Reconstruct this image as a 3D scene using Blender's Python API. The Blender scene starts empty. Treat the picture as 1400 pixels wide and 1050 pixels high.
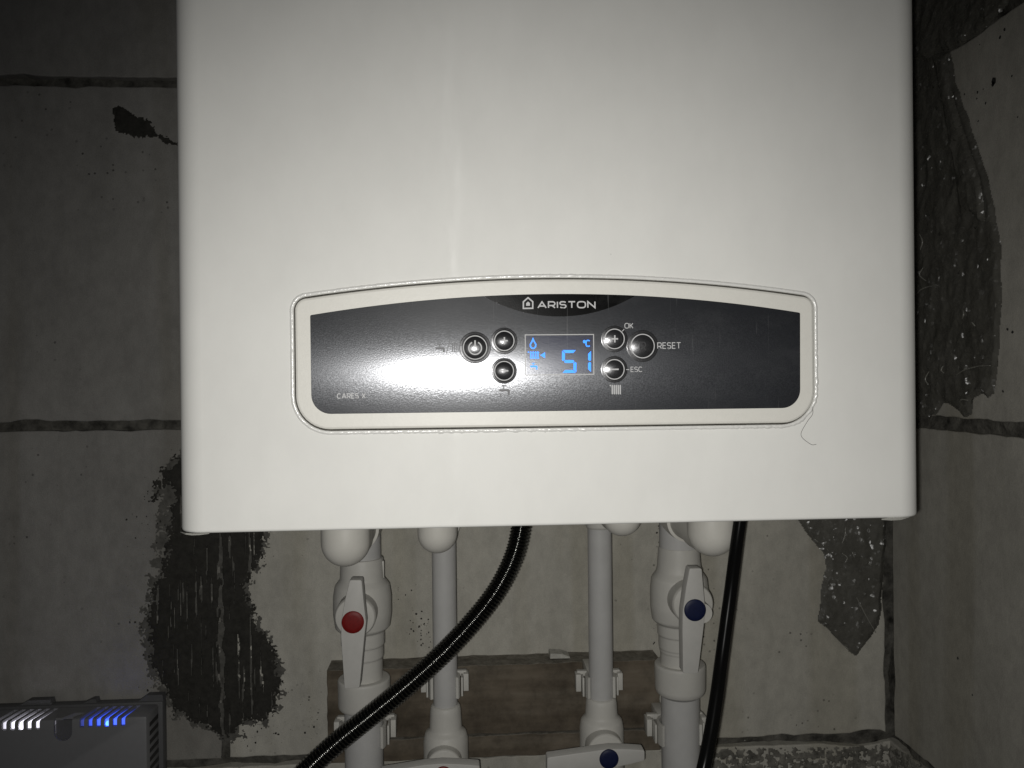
import bpy, bmesh, math, random
import numpy as np
from mathutils import Vector, Matrix, noise

random.seed(4)
S = bpy.context.scene
COL = S.collection
R = math.radians

# ------------------------------------------------------------------ camera, world, flash lamp
EYE = Vector((0.0, 0.0, 1.40))
YAW, PITCH, ROLL, FPX = R(3.7), R(-0.17), R(0.6), 1090.0
FWD = Vector((math.sin(YAW) * math.cos(PITCH), math.cos(YAW) * math.cos(PITCH), math.sin(PITCH)))
_r0 = Vector((math.cos(YAW), -math.sin(YAW), 0))
_u0 = _r0.cross(FWD)
RIGHT = _r0 * math.cos(ROLL) - _u0 * math.sin(ROLL)
UP = _u0 * math.cos(ROLL) + _r0 * math.sin(ROLL)
cam = bpy.data.objects.new('camera', bpy.data.cameras.new('camera'))
COL.objects.link(cam)
cam.data.sensor_fit = 'HORIZONTAL'
cam.data.sensor_width = 36
cam.data.lens = 36 * FPX / 1400
cam.data.clip_start = 0.01
cam.data.clip_end = 50
M = Matrix((RIGHT, UP, -FWD)).transposed().to_4x4()
M.translation = EYE
cam.matrix_world = M
S.camera = cam

W = bpy.data.worlds.new('World')
S.world = W
W.use_nodes = True
bg = W.node_tree.nodes['Background']
bg.inputs[0].default_value = (0.8, 0.85, 1.0, 1)
bg.inputs[1].default_value = 0.010            # unlit cellar: hardly anything but the flash

fl = bpy.data.lights.new('phone_flash', 'SPOT')
fl.energy = 6.35
fl.color = (1.0, 0.985, 0.95)
fl.spot_size = R(115)
fl.spot_blend = 1.0
fl.shadow_soft_size = 0.003
flo = bpy.data.objects.new('phone_flash', fl)
COL.objects.link(flo)
Mf = M.copy()
Mf.translation = EYE + RIGHT * -0.006 + UP * -0.005
flo.matrix_world = Mf @ Matrix.Rotation(R(-2.5), 4, 'Y') @ Matrix.Rotation(R(-11.5), 4, 'X')

S.view_settings.view_transform = 'Standard'
S.view_settings.look = 'None'
S.view_settings.exposure = 0.0
S.view_settings.gamma = 1.0
S.cycles.max_bounces = 6

# ------------------------------------------------------------------ main distances (metres)
FRONT = 0.42        # boiler front from the eye
WALL = 0.74         # back wall face
SIDE = 0.408        # side wall face (x)


def ray(px, py):
    return FWD + RIGHT * ((px - 700) / FPX) - UP * ((py - 525) / FPX)


def at(px, py, Y):
    d = ray(px, py)
    return EYE + d * (Y / d.y)


def at_side(px, py, X=SIDE):
    d = ray(px, py)
    return EYE + d * (X / d.x)


def rad(hpx, c):
    """half width seen at a point -> metres"""
    return hpx / FPX * (c - EYE).dot(FWD)


# ------------------------------------------------------------------ materials
def new_mat(name):
    m = bpy.data.materials.new(name)
    m.use_nodes = True
    nt = m.node_tree
    return m, nt, nt.nodes['Principled BSDF']


def N(nt, typ, **kw):
    n = nt.nodes.new(typ)
    for k, v in kw.items():
        if k in n.inputs:
            n.inputs[k].default_value = v
        else:
            setattr(n, k, v)
    return n


def L(nt, a, b):
    nt.links.new(a, b)


def coords(nt, scale=(1, 1, 1), rot=(0, 0, 0)):
    g = N(nt, 'ShaderNodeNewGeometry')
    mp = N(nt, 'ShaderNodeMapping')
    mp.inputs['Scale'].default_value = scale
    mp.inputs['Rotation'].default_value = rot
    L(nt, g.outputs['Position'], mp.inputs['Vector'])
    return mp.outputs['Vector']


def ramp(nt, fac, stops):
    r = N(nt, 'ShaderNodeValToRGB')
    while len(r.color_ramp.elements) < len(stops):
        r.color_ramp.elements.new(0.5)
    for e, (p, c) in zip(r.color_ramp.elements, stops):
        e.position = p
        e.color = (c[0], c[1], c[2], 1) if hasattr(c, '__len__') else (c, c, c, 1)
    L(nt, fac, r.inputs['Fac'])
    return r.outputs['Color']


def mult(nt, a, b, fac=1.0, mode='MULTIPLY'):
    m = N(nt, 'ShaderNodeMix', data_type='RGBA', blend_type=mode)
    m.inputs['Factor'].default_value = fac
    for s, v in ((m.inputs['A'], a), (m.inputs['B'], b)):
        if hasattr(v, 'is_output'):
            L(nt, v, s)
        else:
            s.default_value = (*v, 1)
    return m.outputs['Result']


def noise_tex(nt, vec, scale, detail=4, rough=0.55):
    n = N(nt, 'ShaderNodeTexNoise')
    n.inputs['Scale'].default_value = scale
    n.inputs['Detail'].default_value = detail
    n.inputs['Roughness'].default_value = rough
    L(nt, vec, n.inputs['Vector'])
    return n.outputs['Fac']


def bump(nt, h, strength, dist, normal=None):
    b = N(nt, 'ShaderNodeBump')
    b.inputs['Strength'].default_value = strength
    b.inputs['Distance'].default_value = dist
    L(nt, h, b.inputs['Height'])
    if normal is not None:
        L(nt, normal, b.inputs['Normal'])
    return b.outputs['Normal']


def simple(name, col, rough=0.5, metal=0.0, spec=0.5, nscale=None, namp=0.15, bscale=None, bdist=0.0003):
    m, nt, p = new_mat(name)
    p.inputs['Roughness'].default_value = rough
    p.inputs['Metallic'].default_value = metal
    p.inputs['Specular IOR Level'].default_value = spec
    p.inputs['Base Color'].default_value = (*col, 1)
    if nscale:
        v = coords(nt)
        c = ramp(nt, noise_tex(nt, v, nscale, 6, 0.6), [(0.3, 1 - namp), (0.7, 1.0)])
        L(nt, mult(nt, col, c), p.inputs['Base Color'])
    if bscale:
        v2 = coords(nt)
        L(nt, bump(nt, noise_tex(nt, v2, bscale, 5), 0.6, bdist), p.inputs['Normal'])
    return m


def emit(name, col, strength):
    m, nt, p = new_mat(name)
    p.inputs['Base Color'].default_value = (0.02, 0.02, 0.02, 1)
    p.inputs['Emission Color'].default_value = (*col, 1)
    p.inputs['Emission Strength'].default_value = strength
    return m


def aniso_gloss(nt, rough, aniso, tangent, col=(1, 1, 1)):
    g = N(nt, 'ShaderNodeBsdfAnisotropic')
    g.inputs['Color'].default_value = (*col, 1)
    g.inputs['Roughness'].default_value = rough
    g.inputs['Anisotropy'].default_value = aniso
    t = N(nt, 'ShaderNodeCombineXYZ')
    t.inputs[0].default_value, t.inputs[1].default_value, t.inputs[2].default_value = tangent
    L(nt, t.outputs[0], g.inputs['Tangent'])
    return g


def casing_mat():
    m, nt, p = new_mat('white_enamel')
    p.inputs['Roughness'].default_value = 0.5
    p.inputs['Specular IOR Level'].default_value = 0.16
    v = coords(nt)
    c = ramp(nt, noise_tex(nt, v, 9, 3), [(0.3, (0.75, 0.745, 0.71)), (0.7, (0.78, 0.775, 0.74))])
    c = mult(nt, c, ramp(nt, noise_tex(nt, coords(nt, (40, 40, 25)), 1.0, 6, 0.65), [(0.35, 0.965), (0.62, 1.0)]))
    vd = N(nt, 'ShaderNodeTexVoronoi')                 # sparse dust specks
    vd.inputs['Scale'].default_value = 38
    L(nt, v, vd.inputs['Vector'])
    sp = ramp(nt, vd.outputs['Distance'], [(0.018, 0.25), (0.034, 1.0)])
    pick = N(nt, 'ShaderNodeSeparateColor')
    L(nt, vd.outputs['Color'], pick.inputs[0])
    sel = ramp(nt, pick.outputs[0], [(0.09, 0.0), (0.10, 1.0)])
    sp2 = mult(nt, sp, sel, 1.0, 'LIGHTEN')
    L(nt, mult(nt, c, sp2), p.inputs['Base Color'])
    w = noise_tex(nt, coords(nt, (26, 26, 7)), 1.0, 2)  # slow waviness of the sheet metal
    f = noise_tex(nt, coords(nt), 1400, 2)              # orange peel
    L(nt, bump(nt, f, 0.05, 0.0002, bump(nt, w, 0.10, 0.002)), p.inputs['Normal'])
    g = aniso_gloss(nt, 0.20, 0.86, (1, 0, 0))      # extrusion lines of the protective film: an upright streak
    L(nt, bump(nt, f, 0.05, 0.0002, bump(nt, w, 0.25, 0.002)), g.inputs['Normal'])
    mx = N(nt, 'ShaderNodeMixShader')
    L(nt, ramp(nt, noise_tex(nt, coords(nt, (90, 1, 14)), 1.0, 4, 0.7), [(0.45, 0.0), (0.80, 0.0030)]), mx.inputs[0])
    out = nt.nodes['Material Output']
    L(nt, p.outputs[0], mx.inputs[1])
    L(nt, g.outputs[0], mx.inputs[2])
    L(nt, mx.outputs[0], out.inputs[0])
    return m


def film_mat(name, base, col, fac, rough=0.178, an=0.37, wide=0.0, prough=0.42, pspec=0.18, gr=0.02):
    """dark satin foil of the control panel: a tight glint stretched sideways inside a wide faint one"""
    m, nt, p = new_mat(name)
    p.inputs['Roughness'].default_value = prough
    p.inputs['Specular IOR Level'].default_value = pspec
    v = coords(nt)
    grain = noise_tex(nt, v, 1500, 0, 0.7)
    nb = bump(nt, grain, gr, 0.0004)
    L(nt, nb, p.inputs['Normal'])
    sl = ramp(nt, noise_tex(nt, coords(nt, (1100, 1, 26), (0, 0.06, 0)), 1.0, 2, 0.6), [(0.69, 0.0), (0.75, 0.035)])
    sw = ramp(nt, noise_tex(nt, coords(nt, (38, 1, 60), (0, 0.5, 0)), 1.0, 6, 0.7), [(0.50, 0.0), (0.72, 0.011)])
    L(nt, mult(nt, mult(nt, base, sl, 1.0, 'ADD'), sw, 1.0, 'ADD'), p.inputs['Base Color'])
    gc = ramp(nt, noise_tex(nt, v, 1900, 1, 0.6), [(0.32, 0.55), (0.66, 1.25)])
    out = p.outputs[0]
    for f, r, a_, c_ in ((fac, rough, an, col), (wide, 0.34, 0.5, (0.50, 0.53, 0.60))):
        if f <= 0:
            continue
        g = aniso_gloss(nt, r, a_, (0, 0, 1), c_)
        L(nt, nb, g.inputs['Normal'])
        L(nt, mult(nt, c_, gc), g.inputs['Color'])
        mx = N(nt, 'ShaderNodeMixShader')
        mx.inputs[0].default_value = f
        L(nt, out, mx.inputs[1])
        L(nt, g.outputs[0], mx.inputs[2])
        out = mx.outputs[0]
    L(nt, out, nt.nodes['Material Output'].inputs[0])
    return m


def block_mat(name, lo, hi, pit=0.5, sc=1.0):
    m, nt, p = new_mat(name)
    p.inputs['Roughness'].default_value = 0.9
    p.inputs['Specular IOR Level'].default_value = 0.2
    v = coords(nt)
    a = noise_tex(nt, coords(nt, (5, 5, 2.2)), 1.0 * sc, 6, 0.55)
    c = ramp(nt, a, [(0.32, lo), (0.50, [(x + y) / 2 for x, y in zip(lo, hi)]), (0.66, hi)])
    bd = noise_tex(nt, coords(nt, (16, 16, 0.9), (0, 0.05, 0)), 1.0, 3, 0.5)
    c = mult(nt, c, ramp(nt, bd, [(0.42, (0.90, 0.89, 0.86)), (0.48, (1, 1, 1))]))
    # trowelled plaster veil: streaks
    b = noise_tex(nt, coords(nt, (34, 34, 9), (0, 0.5, 0)), 1.0, 7, 0.65)
    c = mult(nt, c, ramp(nt, b, [(0.3, 0.88), (0.6, 1.0)]))
    c = mult(nt, c, ramp(nt, noise_tex(nt, coords(nt, (95, 95, 70), (0, 0.4, 0)), 1.0, 7, 0.68), [(0.33, 0.84), (0.62, 1.0)]))
    f = noise_tex(nt, v, 900, 3, 0.7)
    c = mult(nt, c, ramp(nt, f, [(0.3, 0.82), (0.65, 1.0)]))
    vo = N(nt, 'ShaderNodeTexVoronoi')
    vo.inputs['Scale'].default_value = 190
    L(nt, mult(nt, v, N(nt, 'ShaderNodeTexNoise').outputs['Color'], 0.0), vo.inputs['Vector'])
    area = noise_tex(nt, coords(nt), 14, 3)
    th = ramp(nt, vo.outputs['Distance'], [(0.10, 0.0), (0.24, 1.0)])
    pk = N(nt, 'ShaderNodeSeparateColor')
    L(nt, vo.outputs['Color'], pk.inputs[0])
    th = mult(nt, th, ramp(nt, pk.outputs[0], [(0.2, 0.0), (0.25, 1.0)]), 1.0, 'LIGHTEN')
    am = ramp(nt, area, [(0.55, 1.0), (0.72 - 0.1 * pit, 0.0)])
    pits = mult(nt, th, am, 1.0, 'LIGHTEN')
    c = mult(nt, c, pits, 0.75)
    L(nt, c, p.inputs['Base Color'])
    n1 = bump(nt, f, 0.35, 0.0006)
    n2 = bump(nt, noise_tex(nt, coords(nt, (60, 60, 30)), 1.0, 6, 0.6), 0.5, 0.0012, n1)
    L(nt, bump(nt, pits, 0.5, 0.0008, n2), p.inputs['Normal'])
    return m


MAT = {}
MAT['enamel'] = casing_mat()
MAT['bezel'] = simple('cream_plastic', (0.735, 0.72, 0.665), 0.42, 0, 0.35, 300, 0.04, 900, 0.0001)
MAT['gasket'] = simple('shadow_gap_rubber', (0.06, 0.055, 0.045), 0.6, nscale=900, namp=0.6)
MAT['film'] = film_mat('dark_foil', (0.0125, 0.0135, 0.016), (0.60, 0.61, 0.64), 0.066, an=0.54, wide=0.006)
MAT['button'] = film_mat('button_foil', (0.014, 0.014, 0.015), (0.45, 0.45, 0.46), 0.13, 0.27, 0.2, 0.0, 0.12, 0.6)
MAT['tab'] = film_mat('black_foil', (0.003, 0.003, 0.003), (0.30, 0.30, 0.30), 0.01, 0.2, 0.3, 0.0, 0.2, 0.2)
MAT['print'] = simple('silver_print', (0.60, 0.60, 0.60), 0.55, 0, 0.2, 2500, 0.2)
MAT['print_dim'] = simple('dim_print', (0.16, 0.16, 0.165), 0.5, 0, 0.2)
MAT['print_dark'] = simple('dark_print', (0.045, 0.045, 0.047), 0.5, 0, 0.2)
MAT['lcd'] = emit('blue_segments', (0.012, 0.24, 1.0), 1.9)
MAT['elbow'] = simple('flash_lit_polypropylene', (0.72, 0.70, 0.64), 0.48, 0, 0.3, 60, 0.08, 500, 0.00015)  # lighter copy of the fittings' plastic; stronger flash painted into the colour
MAT['ppr'] = simple('white_polypropylene', (0.57, 0.557, 0.515), 0.48, 0, 0.3, 60, 0.08, 500, 0.00015)
MAT['pipe'] = simple('grey_white_polypropylene', (0.52, 0.515, 0.50), 0.42, 0, 0.3, 70, 0.08, 500, 0.0001)
MAT['lever'] = simple('valve_lever_plastic', (0.52, 0.51, 0.48), 0.5, 0, 0.3, 120, 0.06, 600, 0.0001)
MAT['red'] = simple('red_cap', (0.19, 0.008, 0.007), 0.5, 0, 0.3, 800, 0.3)
MAT['blue'] = simple('blue_cap', (0.007, 0.012, 0.050), 0.5, 0, 0.3, 800, 0.3)
MAT['steel'] = simple('dark_corrugated_steel', (0.12, 0.12, 0.113), 0.16, 1.0)
MAT['rubber'] = simple('black_cable_sheath', (0.005, 0.005, 0.005), 0.24, 0, 0.10)
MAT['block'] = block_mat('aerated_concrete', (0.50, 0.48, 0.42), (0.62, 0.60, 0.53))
MAT['block_dimmed'] = block_mat('aerated_concrete_dimmed', (0.285, 0.276, 0.257), (0.37, 0.358, 0.334), 0.3)  # left blocks: same concrete, darkened in colour for the flash's falloff
MAT['plaster'] = block_mat('side_wall_concrete', (0.39, 0.375, 0.33), (0.50, 0.48, 0.43), 0.2)
MAT['mortar'] = simple('dark_mortar', (0.17, 0.163, 0.143), 0.95, 0, 0.1, 70, 0.85, 300, 0.002)
MAT['smear'] = simple('dark_mastic', (0.046, 0.044, 0.038), 0.85, 0, 0.2, 220, 0.45, 500, 0.0006)
MAT['mastic_grey'] = simple('grey_mortar_smear', (0.25, 0.24, 0.21), 0.95, 0, 0.1, 120, 0.7, 300, 0.0015)
MAT['stain'] = simple('thin_mastic_stain', (0.15, 0.145, 0.13), 0.9, 0, 0.15, 150, 0.5, 500, 0.0004)
MAT['chip'] = simple('light_mortar', (0.55, 0.54, 0.49), 0.9, 0, 0.2, 300, 0.3, 500, 0.0006)
MAT['hair'] = simple('dark_hair', (0.03, 0.025, 0.02), 0.5)
MAT['box'] = simple('grey_plastic_housing', (0.20, 0.20, 0.205), 0.5, 0, 0.35, 200, 0.06, 900, 0.0001)
MAT['plate'] = simple('dark_grey_back_plate', (0.11, 0.11, 0.112), 0.5, 0, 0.3, 200, 0.1)
MAT['box_dark'] = simple('dark_plastic', (0.03, 0.03, 0.03), 0.6)


def wood_mat():
    m, nt, p = new_mat('old_brown_board')
    p.inputs['Roughness'].default_value = 0.85
    p.inputs['Specular IOR Level'].default_value = 0.2
    a = noise_tex(nt, coords(nt, (6, 6, 45)), 1.0, 6, 0.6)
    c = ramp(nt, a, [(0.30, (0.100, 0.080, 0.057)), (0.5, (0.158, 0.131, 0.098)), (0.68, (0.22, 0.19, 0.148))])
    d = noise_tex(nt, coords(nt, (28, 28, 28)), 1.0, 6, 0.7)
    c = mult(nt, c, ramp(nt, d, [(0.32, 0.45), (0.6, 1.0)]))
    # dust lying on whatever faces up
    g = N(nt, 'ShaderNodeNewGeometry')
    sx = N(nt, 'ShaderNodeSeparateXYZ')
    L(nt, g.outputs['True Normal'], sx.inputs[0])
    up = ramp(nt, sx.outputs[2], [(0.6, 0.0), (0.9, 1.0)])
    mx = N(nt, 'ShaderNodeMix', data_type='RGBA')
    L(nt, up, mx.inputs['Factor'])
    L(nt, c, mx.inputs['A'])
    dust = ramp(nt, noise_tex(nt, coords(nt), 140, 5, 0.7), [(0.35, (0.13, 0.118, 0.095)), (0.7, (0.30, 0.28, 0.24))])
    L(nt, dust, mx.inputs['B'])
    L(nt, mx.outputs['Result'], p.inputs['Base Color'])
    L(nt, bump(nt, a, 0.5, 0.001, bump(nt, d, 0.4, 0.001)), p.inputs['Normal'])
    return m


def plastic_mat():
    m, nt, p = new_mat('crumpled_clear_film')
    p.inputs['Roughness'].default_value = 0.6
    p.inputs['Specular IOR Level'].default_value = 0.15
    a = noise_tex(nt, coords(nt), 40, 4, 0.6)
    L(nt, ramp(nt, a, [(0.35, (0.082, 0.079, 0.068)), (0.7, (0.118, 0.114, 0.10))]), p.inputs['Base Color'])
    g = N(nt, 'ShaderNodeNewGeometry')
    warp = N(nt, 'ShaderNodeTexNoise')
    warp.inputs['Scale'].default_value = 170
    add = N(nt, 'ShaderNodeVectorMath', operation='MULTIPLY_ADD')
    L(nt, coords(nt), warp.inputs['Vector'])
    L(nt, warp.outputs['Color'], add.inputs[0])
    add.inputs[1].default_value = (0.006, 0.006, 0.006)
    L(nt, coords(nt), add.inputs[2])
    v = N(nt, 'ShaderNodeTexVoronoi')                  # every little crease facet lies its own way
    v.inputs['Scale'].default_value = 340
    L(nt, add.outputs[0], v.inputs['Vector'])
    off = N(nt, 'ShaderNodeVectorMath', operation='SUBTRACT')
    L(nt, v.outputs['Color'], off.inputs[0])
    off.inputs[1].default_value = (0.5, 0.5, 0.5)
    sc = N(nt, 'ShaderNodeVectorMath', operation='SCALE')
    L(nt, off.outputs[0], sc.inputs[0])
    L(nt, ramp(nt, noise_tex(nt, coords(nt), 45, 2), [(0.40, 0.35), (0.58, 1.0)]), sc.inputs['Scale'])
    big = N(nt, 'ShaderNodeVectorMath', operation='SCALE')
    L(nt, sc.outputs[0], big.inputs[0])
    big.inputs['Scale'].default_value = 2.6
    sm = N(nt, 'ShaderNodeVectorMath', operation='ADD')
    L(nt, g.outputs['Normal'], sm.inputs[0])
    L(nt, big.outputs[0], sm.inputs[1])
    nz = N(nt, 'ShaderNodeVectorMath', operation='NORMALIZE')
    L(nt, sm.outputs[0], nz.inputs[0])
    p.inputs['Coat Weight'].default_value = 1.0
    p.inputs['Coat Roughness'].default_value = 0.30
    p.inputs['Coat IOR'].default_value = 1.55
    L(nt, nz.outputs[0], p.inputs['Coat Normal'])
    L(nt, bump(nt, noise_tex(nt, coords(nt), 160, 3), 0.25, 0.002), p.inputs['Normal'])
    return m


def clear_film():
    m, nt, p = new_mat('clear_protective_film')
    p.inputs['Base Color'].default_value = (0.75, 0.74, 0.68, 1)
    p.inputs['Roughness'].default_value = 0.12
    p.inputs['Alpha'].default_value = 0.45
    L(nt, bump(nt, noise_tex(nt, coords(nt), 700, 3), 0.5, 0.0006), p.inputs['Normal'])
    return m


MAT['wood'] = wood_mat()
MAT['plastic'] = plastic_mat()
MAT['peel'] = clear_film()
MAT['crease'] = simple('film_crease', (0.22, 0.215, 0.19), 0.25, 0, 1.0, None, 0, 600, 0.001)
MAT['bead'] = simple('pressed_edge_film', (0.77, 0.765, 0.735), 0.19, 0, 1.0, None, 0, 500, 0.0005)


# ------------------------------------------------------------------ object helpers
def tag(o, label=None, cat=None, group=None, kind=None):
    for k, v in (('label', label), ('category', cat), ('group', group), ('kind', kind)):
        if v:
            o[k] = v
    return o


def thing(name, loc, label, cat, group=None, kind=None):
    o = bpy.data.objects.new(name, None)
    o.empty_display_size = 0.02
    COL.objects.link(o)
    o.location = loc
    return tag(o, label, cat, group, kind)


def wloc(o):
    p = Vector((0, 0, 0))
    while o is not None:
        p += o.location
        o = o.parent
    return p


def obj(name, bm, mat, parent=None, smooth=True, auto=35):
    """bm is a bmesh in world coordinates; becomes ONE mesh object"""
    base = wloc(parent) if parent else Vector((0, 0, 0))
    if base.length:
        bmesh.ops.translate(bm, verts=bm.verts, vec=-base)
    bmesh.ops.recalc_face_normals(bm, faces=bm.faces)
    if smooth:
        for f in bm.faces:
            f.smooth = True
        if auto:
            lim = R(auto)
            for e in bm.edges:
                if len(e.link_faces) == 2 and e.calc_face_angle(0) > lim:
                    e.smooth = False
    me = bpy.data.meshes.new(name)
    bm.to_mesh(me)
    bm.free()
    me.materials.append(mat)
    o = bpy.data.objects.new(name, me)
    COL.objects.link(o)
    o.parent = parent
    return o


def obj_top(name, bm, mat, loc, label, cat, group=None, kind=None, **kw):
    """a thing that is one mesh: its origin at loc"""
    bmesh.ops.translate(bm, verts=bm.verts, vec=-Vector(loc))
    o = obj(name, bm, mat, None, **kw)
    o.location = loc
    return tag(o, label, cat, group, kind)


def add_box(bm, lo, hi, bev=0.0, seg=2):
    lo, hi = Vector(lo), Vector(hi)
    r = bmesh.ops.create_cube(bm, size=1.0, matrix=Matrix.Translation((lo + hi) / 2) @ Matrix.Diagonal((*(hi - lo), 1)))
    if bev:
        es = set()
        for v in r['verts']:
            es.update(v.link_edges)
        bmesh.ops.bevel(bm, geom=list(es), offset=bev, segments=seg, affect='EDGES', profile=0.5)
    return bm


def lathe(bm, origin, axis, prof, n=40, side=None):
    """prof: (t along axis, radius)"""
    axis = Vector(axis).normalized()
    side = Vector(side) if side else (Vector((1, 0, 0)) if abs(axis.x) < 0.9 else Vector((0, 1, 0)))
    a = (side - axis * side.dot(axis)).normalized()
    b = axis.cross(a)
    rings = []
    for t, r in prof:
        if r < 1e-7:
            rings.append([bm.verts.new(origin + axis * t)])
        else:
            rings.append([bm.verts.new(origin + axis * t + (a * math.cos(2 * math.pi * k / n) + b * math.sin(2 * math.pi * k / n)) * r) for k in range(n)])
    for A, B in zip(rings, rings[1:]):
        for k in range(n):
            k2 = (k + 1) % n
            if len(A) == 1 and len(B) == 1:
                continue
            if len(A) == 1:
                bm.faces.new((A[0], B[k], B[k2]))
            elif len(B) == 1:
                bm.faces.new((A[k], B[0], A[k2]))
            else:
                bm.faces.new((A[k], B[k], B[k2], A[k2]))
    for ring in (rings[0], rings[-1]):
        if len(ring) > 1:
            bm.faces.new(ring)
    return bm


def spline(pts, n=20):
    """Catmull-Rom through pts"""
    P = [Vector(p) for p in pts]
    P = [P[0] * 2 - P[1]] + P + [P[-1] * 2 - P[-2]]
    out = []
    for i in range(1, len(P) - 2):
        for k in range(n):
            t = k / n
            p0, p1, p2, p3 = P[i - 1:i + 3]
            out.append(0.5 * ((2 * p1) + (p2 - p0) * t + (2 * p0 - 5 * p1 + 4 * p2 - p3) * t * t + (3 * p1 - p0 - 3 * p2 + p3) * t ** 3))
    out.append(P[-2].copy())
    return out


def resample(path, step):
    out = [path[0].copy()]
    acc = 0.0
    for a, b in zip(path, path[1:]):
        d = (b - a).length
        while acc + d >= step and d > 1e-12:
            t = (step - acc) / d
            a = a.lerp(b, t)
            out.append(a.copy())
            d = (b - a).length
            acc = 0.0
        acc += d
    return out


def tube(bm, path, radius, n=16, caps=True):
    """radius: number or function(i, distance)"""
    prev = None
    rings = []
    dist = 0.0
    up = Vector((0.13, 0.97, 0.2)).normalized()
    for i, p in enumerate(path):
        a = path[max(i - 1, 0)]
        b = path[min(i + 1, len(path) - 1)]
        t = (b - a).normalized()
        if prev is None:
            prev = (up - t * up.dot(t)).normalized()
        prev = (prev - t * prev.dot(t)).normalized()
        q = t.cross(prev)
        if i:
            dist += (p - path[i - 1]).length
        r = radius(i, dist) if callable(radius) else radius
        rings.append([bm.verts.new(p + (prev * math.cos(2 * math.pi * k / n) + q * math.sin(2 * math.pi * k / n)) * r) for k in range(n)])
    for A, B in zip(rings, rings[1:]):
        for k in range(n):
            k2 = (k + 1) % n
            bm.faces.new((A[k], B[k], B[k2], A[k2]))
    if caps:
        bm.faces.new(rings[0])
        bm.faces.new(rings[-1])
    return bm


def prism_xz(bm, poly, y0, y1, bev=0.0):
    """outline in (x, z), extruded from y0 (front, nearer the eye) to y1; bev rounds the front rim"""
    n = len(poly)
    loops = []
    levels = [(y1, 0.0)]
    if bev:
        levels += [(y0 + bev, 0.0), (y0 + bev * 0.3, bev * 0.3), (y0, bev)]
    else:
        levels += [(y0, 0.0)]
    cx = sum(p[0] for p in poly) / n
    cz = sum(p[1] for p in poly) / n
    area = sum(poly[i][0] * poly[(i + 1) % n][1] - poly[(i + 1) % n][0] * poly[i][1] for i in range(n))
    sgn = 1 if area > 0 else -1
    for y, off in levels:
        ring = []
        for i in range(n):
            p0, p1, p2 = Vector(poly[i - 1]), Vector(poly[i]), Vector(poly[(i + 1) % n])
            d1, d2 = (p1 - p0).normalized(), (p2 - p1).normalized()
            n1, n2 = Vector((-d1.y, d1.x)) * sgn, Vector((-d2.y, d2.x)) * sgn
            m = (n1 + n2)
            m = m / max(m.length_squared / 2, 0.2)
            q = p1 + m * off
            ring.append(bm.verts.new((q.x, y, q.y)))
        loops.append(ring)
    for A, B in zip(loops, loops[1:]):
        for k in range(n):
            k2 = (k + 1) % n
            bm.faces.new((A[k], A[k2], B[k2], B[k]))
    bm.faces.new(loops[0])
    bm.faces.new(loops[-1])
    return bm


def fillet(poly, seg=6):
    """poly: (x, z, r) -> rounded outline"""
    out = []
    n = len(poly)
    for i in range(n):
        p = Vector(poly[i][:2])
        r = poly[i][2]
        if r <= 0:
            out.append((p.x, p.y))
            continue
        a = (Vector(poly[i - 1][:2]) - p).normalized()
        b = (Vector(poly[(i + 1) % n][:2]) - p).normalized()
        ang = a.angle(b)
        t = r / math.tan(ang / 2)
        c = p + (a + b).normalized() * (r / math.sin(ang / 2))
        s, e = p + a * t - c, p + b * t - c
        a0 = math.atan2(s.y, s.x)
        da = math.atan2(e.y, e.x) - a0
        while da > math.pi:
            da -= 2 * math.pi
        while da < -math.pi:
            da += 2 * math.pi
        for k in range(seg + 1):
            w = a0 + da * k / seg
            out.append((c.x + r * math.cos(w), c.y + r * math.sin(w)))
    return out


def px_poly(pts, Y):
    return [(at(x, y, Y).x, at(x, y, Y).z) for x, y in pts]


# ================================================================== THE WALLS
def jag_rect(u0, u1, v0, v1, seed, amp=0.0015, step=0.006):
    """outline of a sawn block with chipped arrises"""
    pts = []

    def run(a, b, fixed, horiz, inward):
        n = max(2, int(abs(b - a) / step))
        for k in range(n):
            t = a + (b - a) * k / n
            w = noise.noise(Vector((t * 60, fixed * 7, seed))) * 0.6 + noise.noise(Vector((t * 190, fixed * 7, seed + 3))) * 0.5
            big = max(0.0, noise.noise(Vector((t * 22, fixed * 11, seed + 9))) - 0.25) * 4
            o = inward * (amp * 0.35 + amp * max(-0.3, w) + amp * 1.3 * big)
            pts.append((t, fixed + o) if horiz else (fixed + o, t))
    run(u0, u1, v0, True, 1)
    run(v0, v1, u1, False, -1)
    run(u1, u0, v1, True, -1)
    run(v1, v0, u0, False, 1)
    return pts


def add_block(parent, mat, u0, u1, v0, v1, seed, side=False, amp=0.0015):
    poly = jag_rect(u0, u1, v0, v1, seed, amp)
    bm = bmesh.new()
    prism_xz(bm, poly, 0.0, 0.045, 0.0012)
    for v in bm.verts:
        if side:
            v.co = Vector((SIDE + v.co.y, v.co.x, v.co.z))
        else:
            v.co = Vector((v.co.x, WALL + v.co.y, v.co.z))
    return obj('block', bm, mat, parent, smooth=False)


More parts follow.
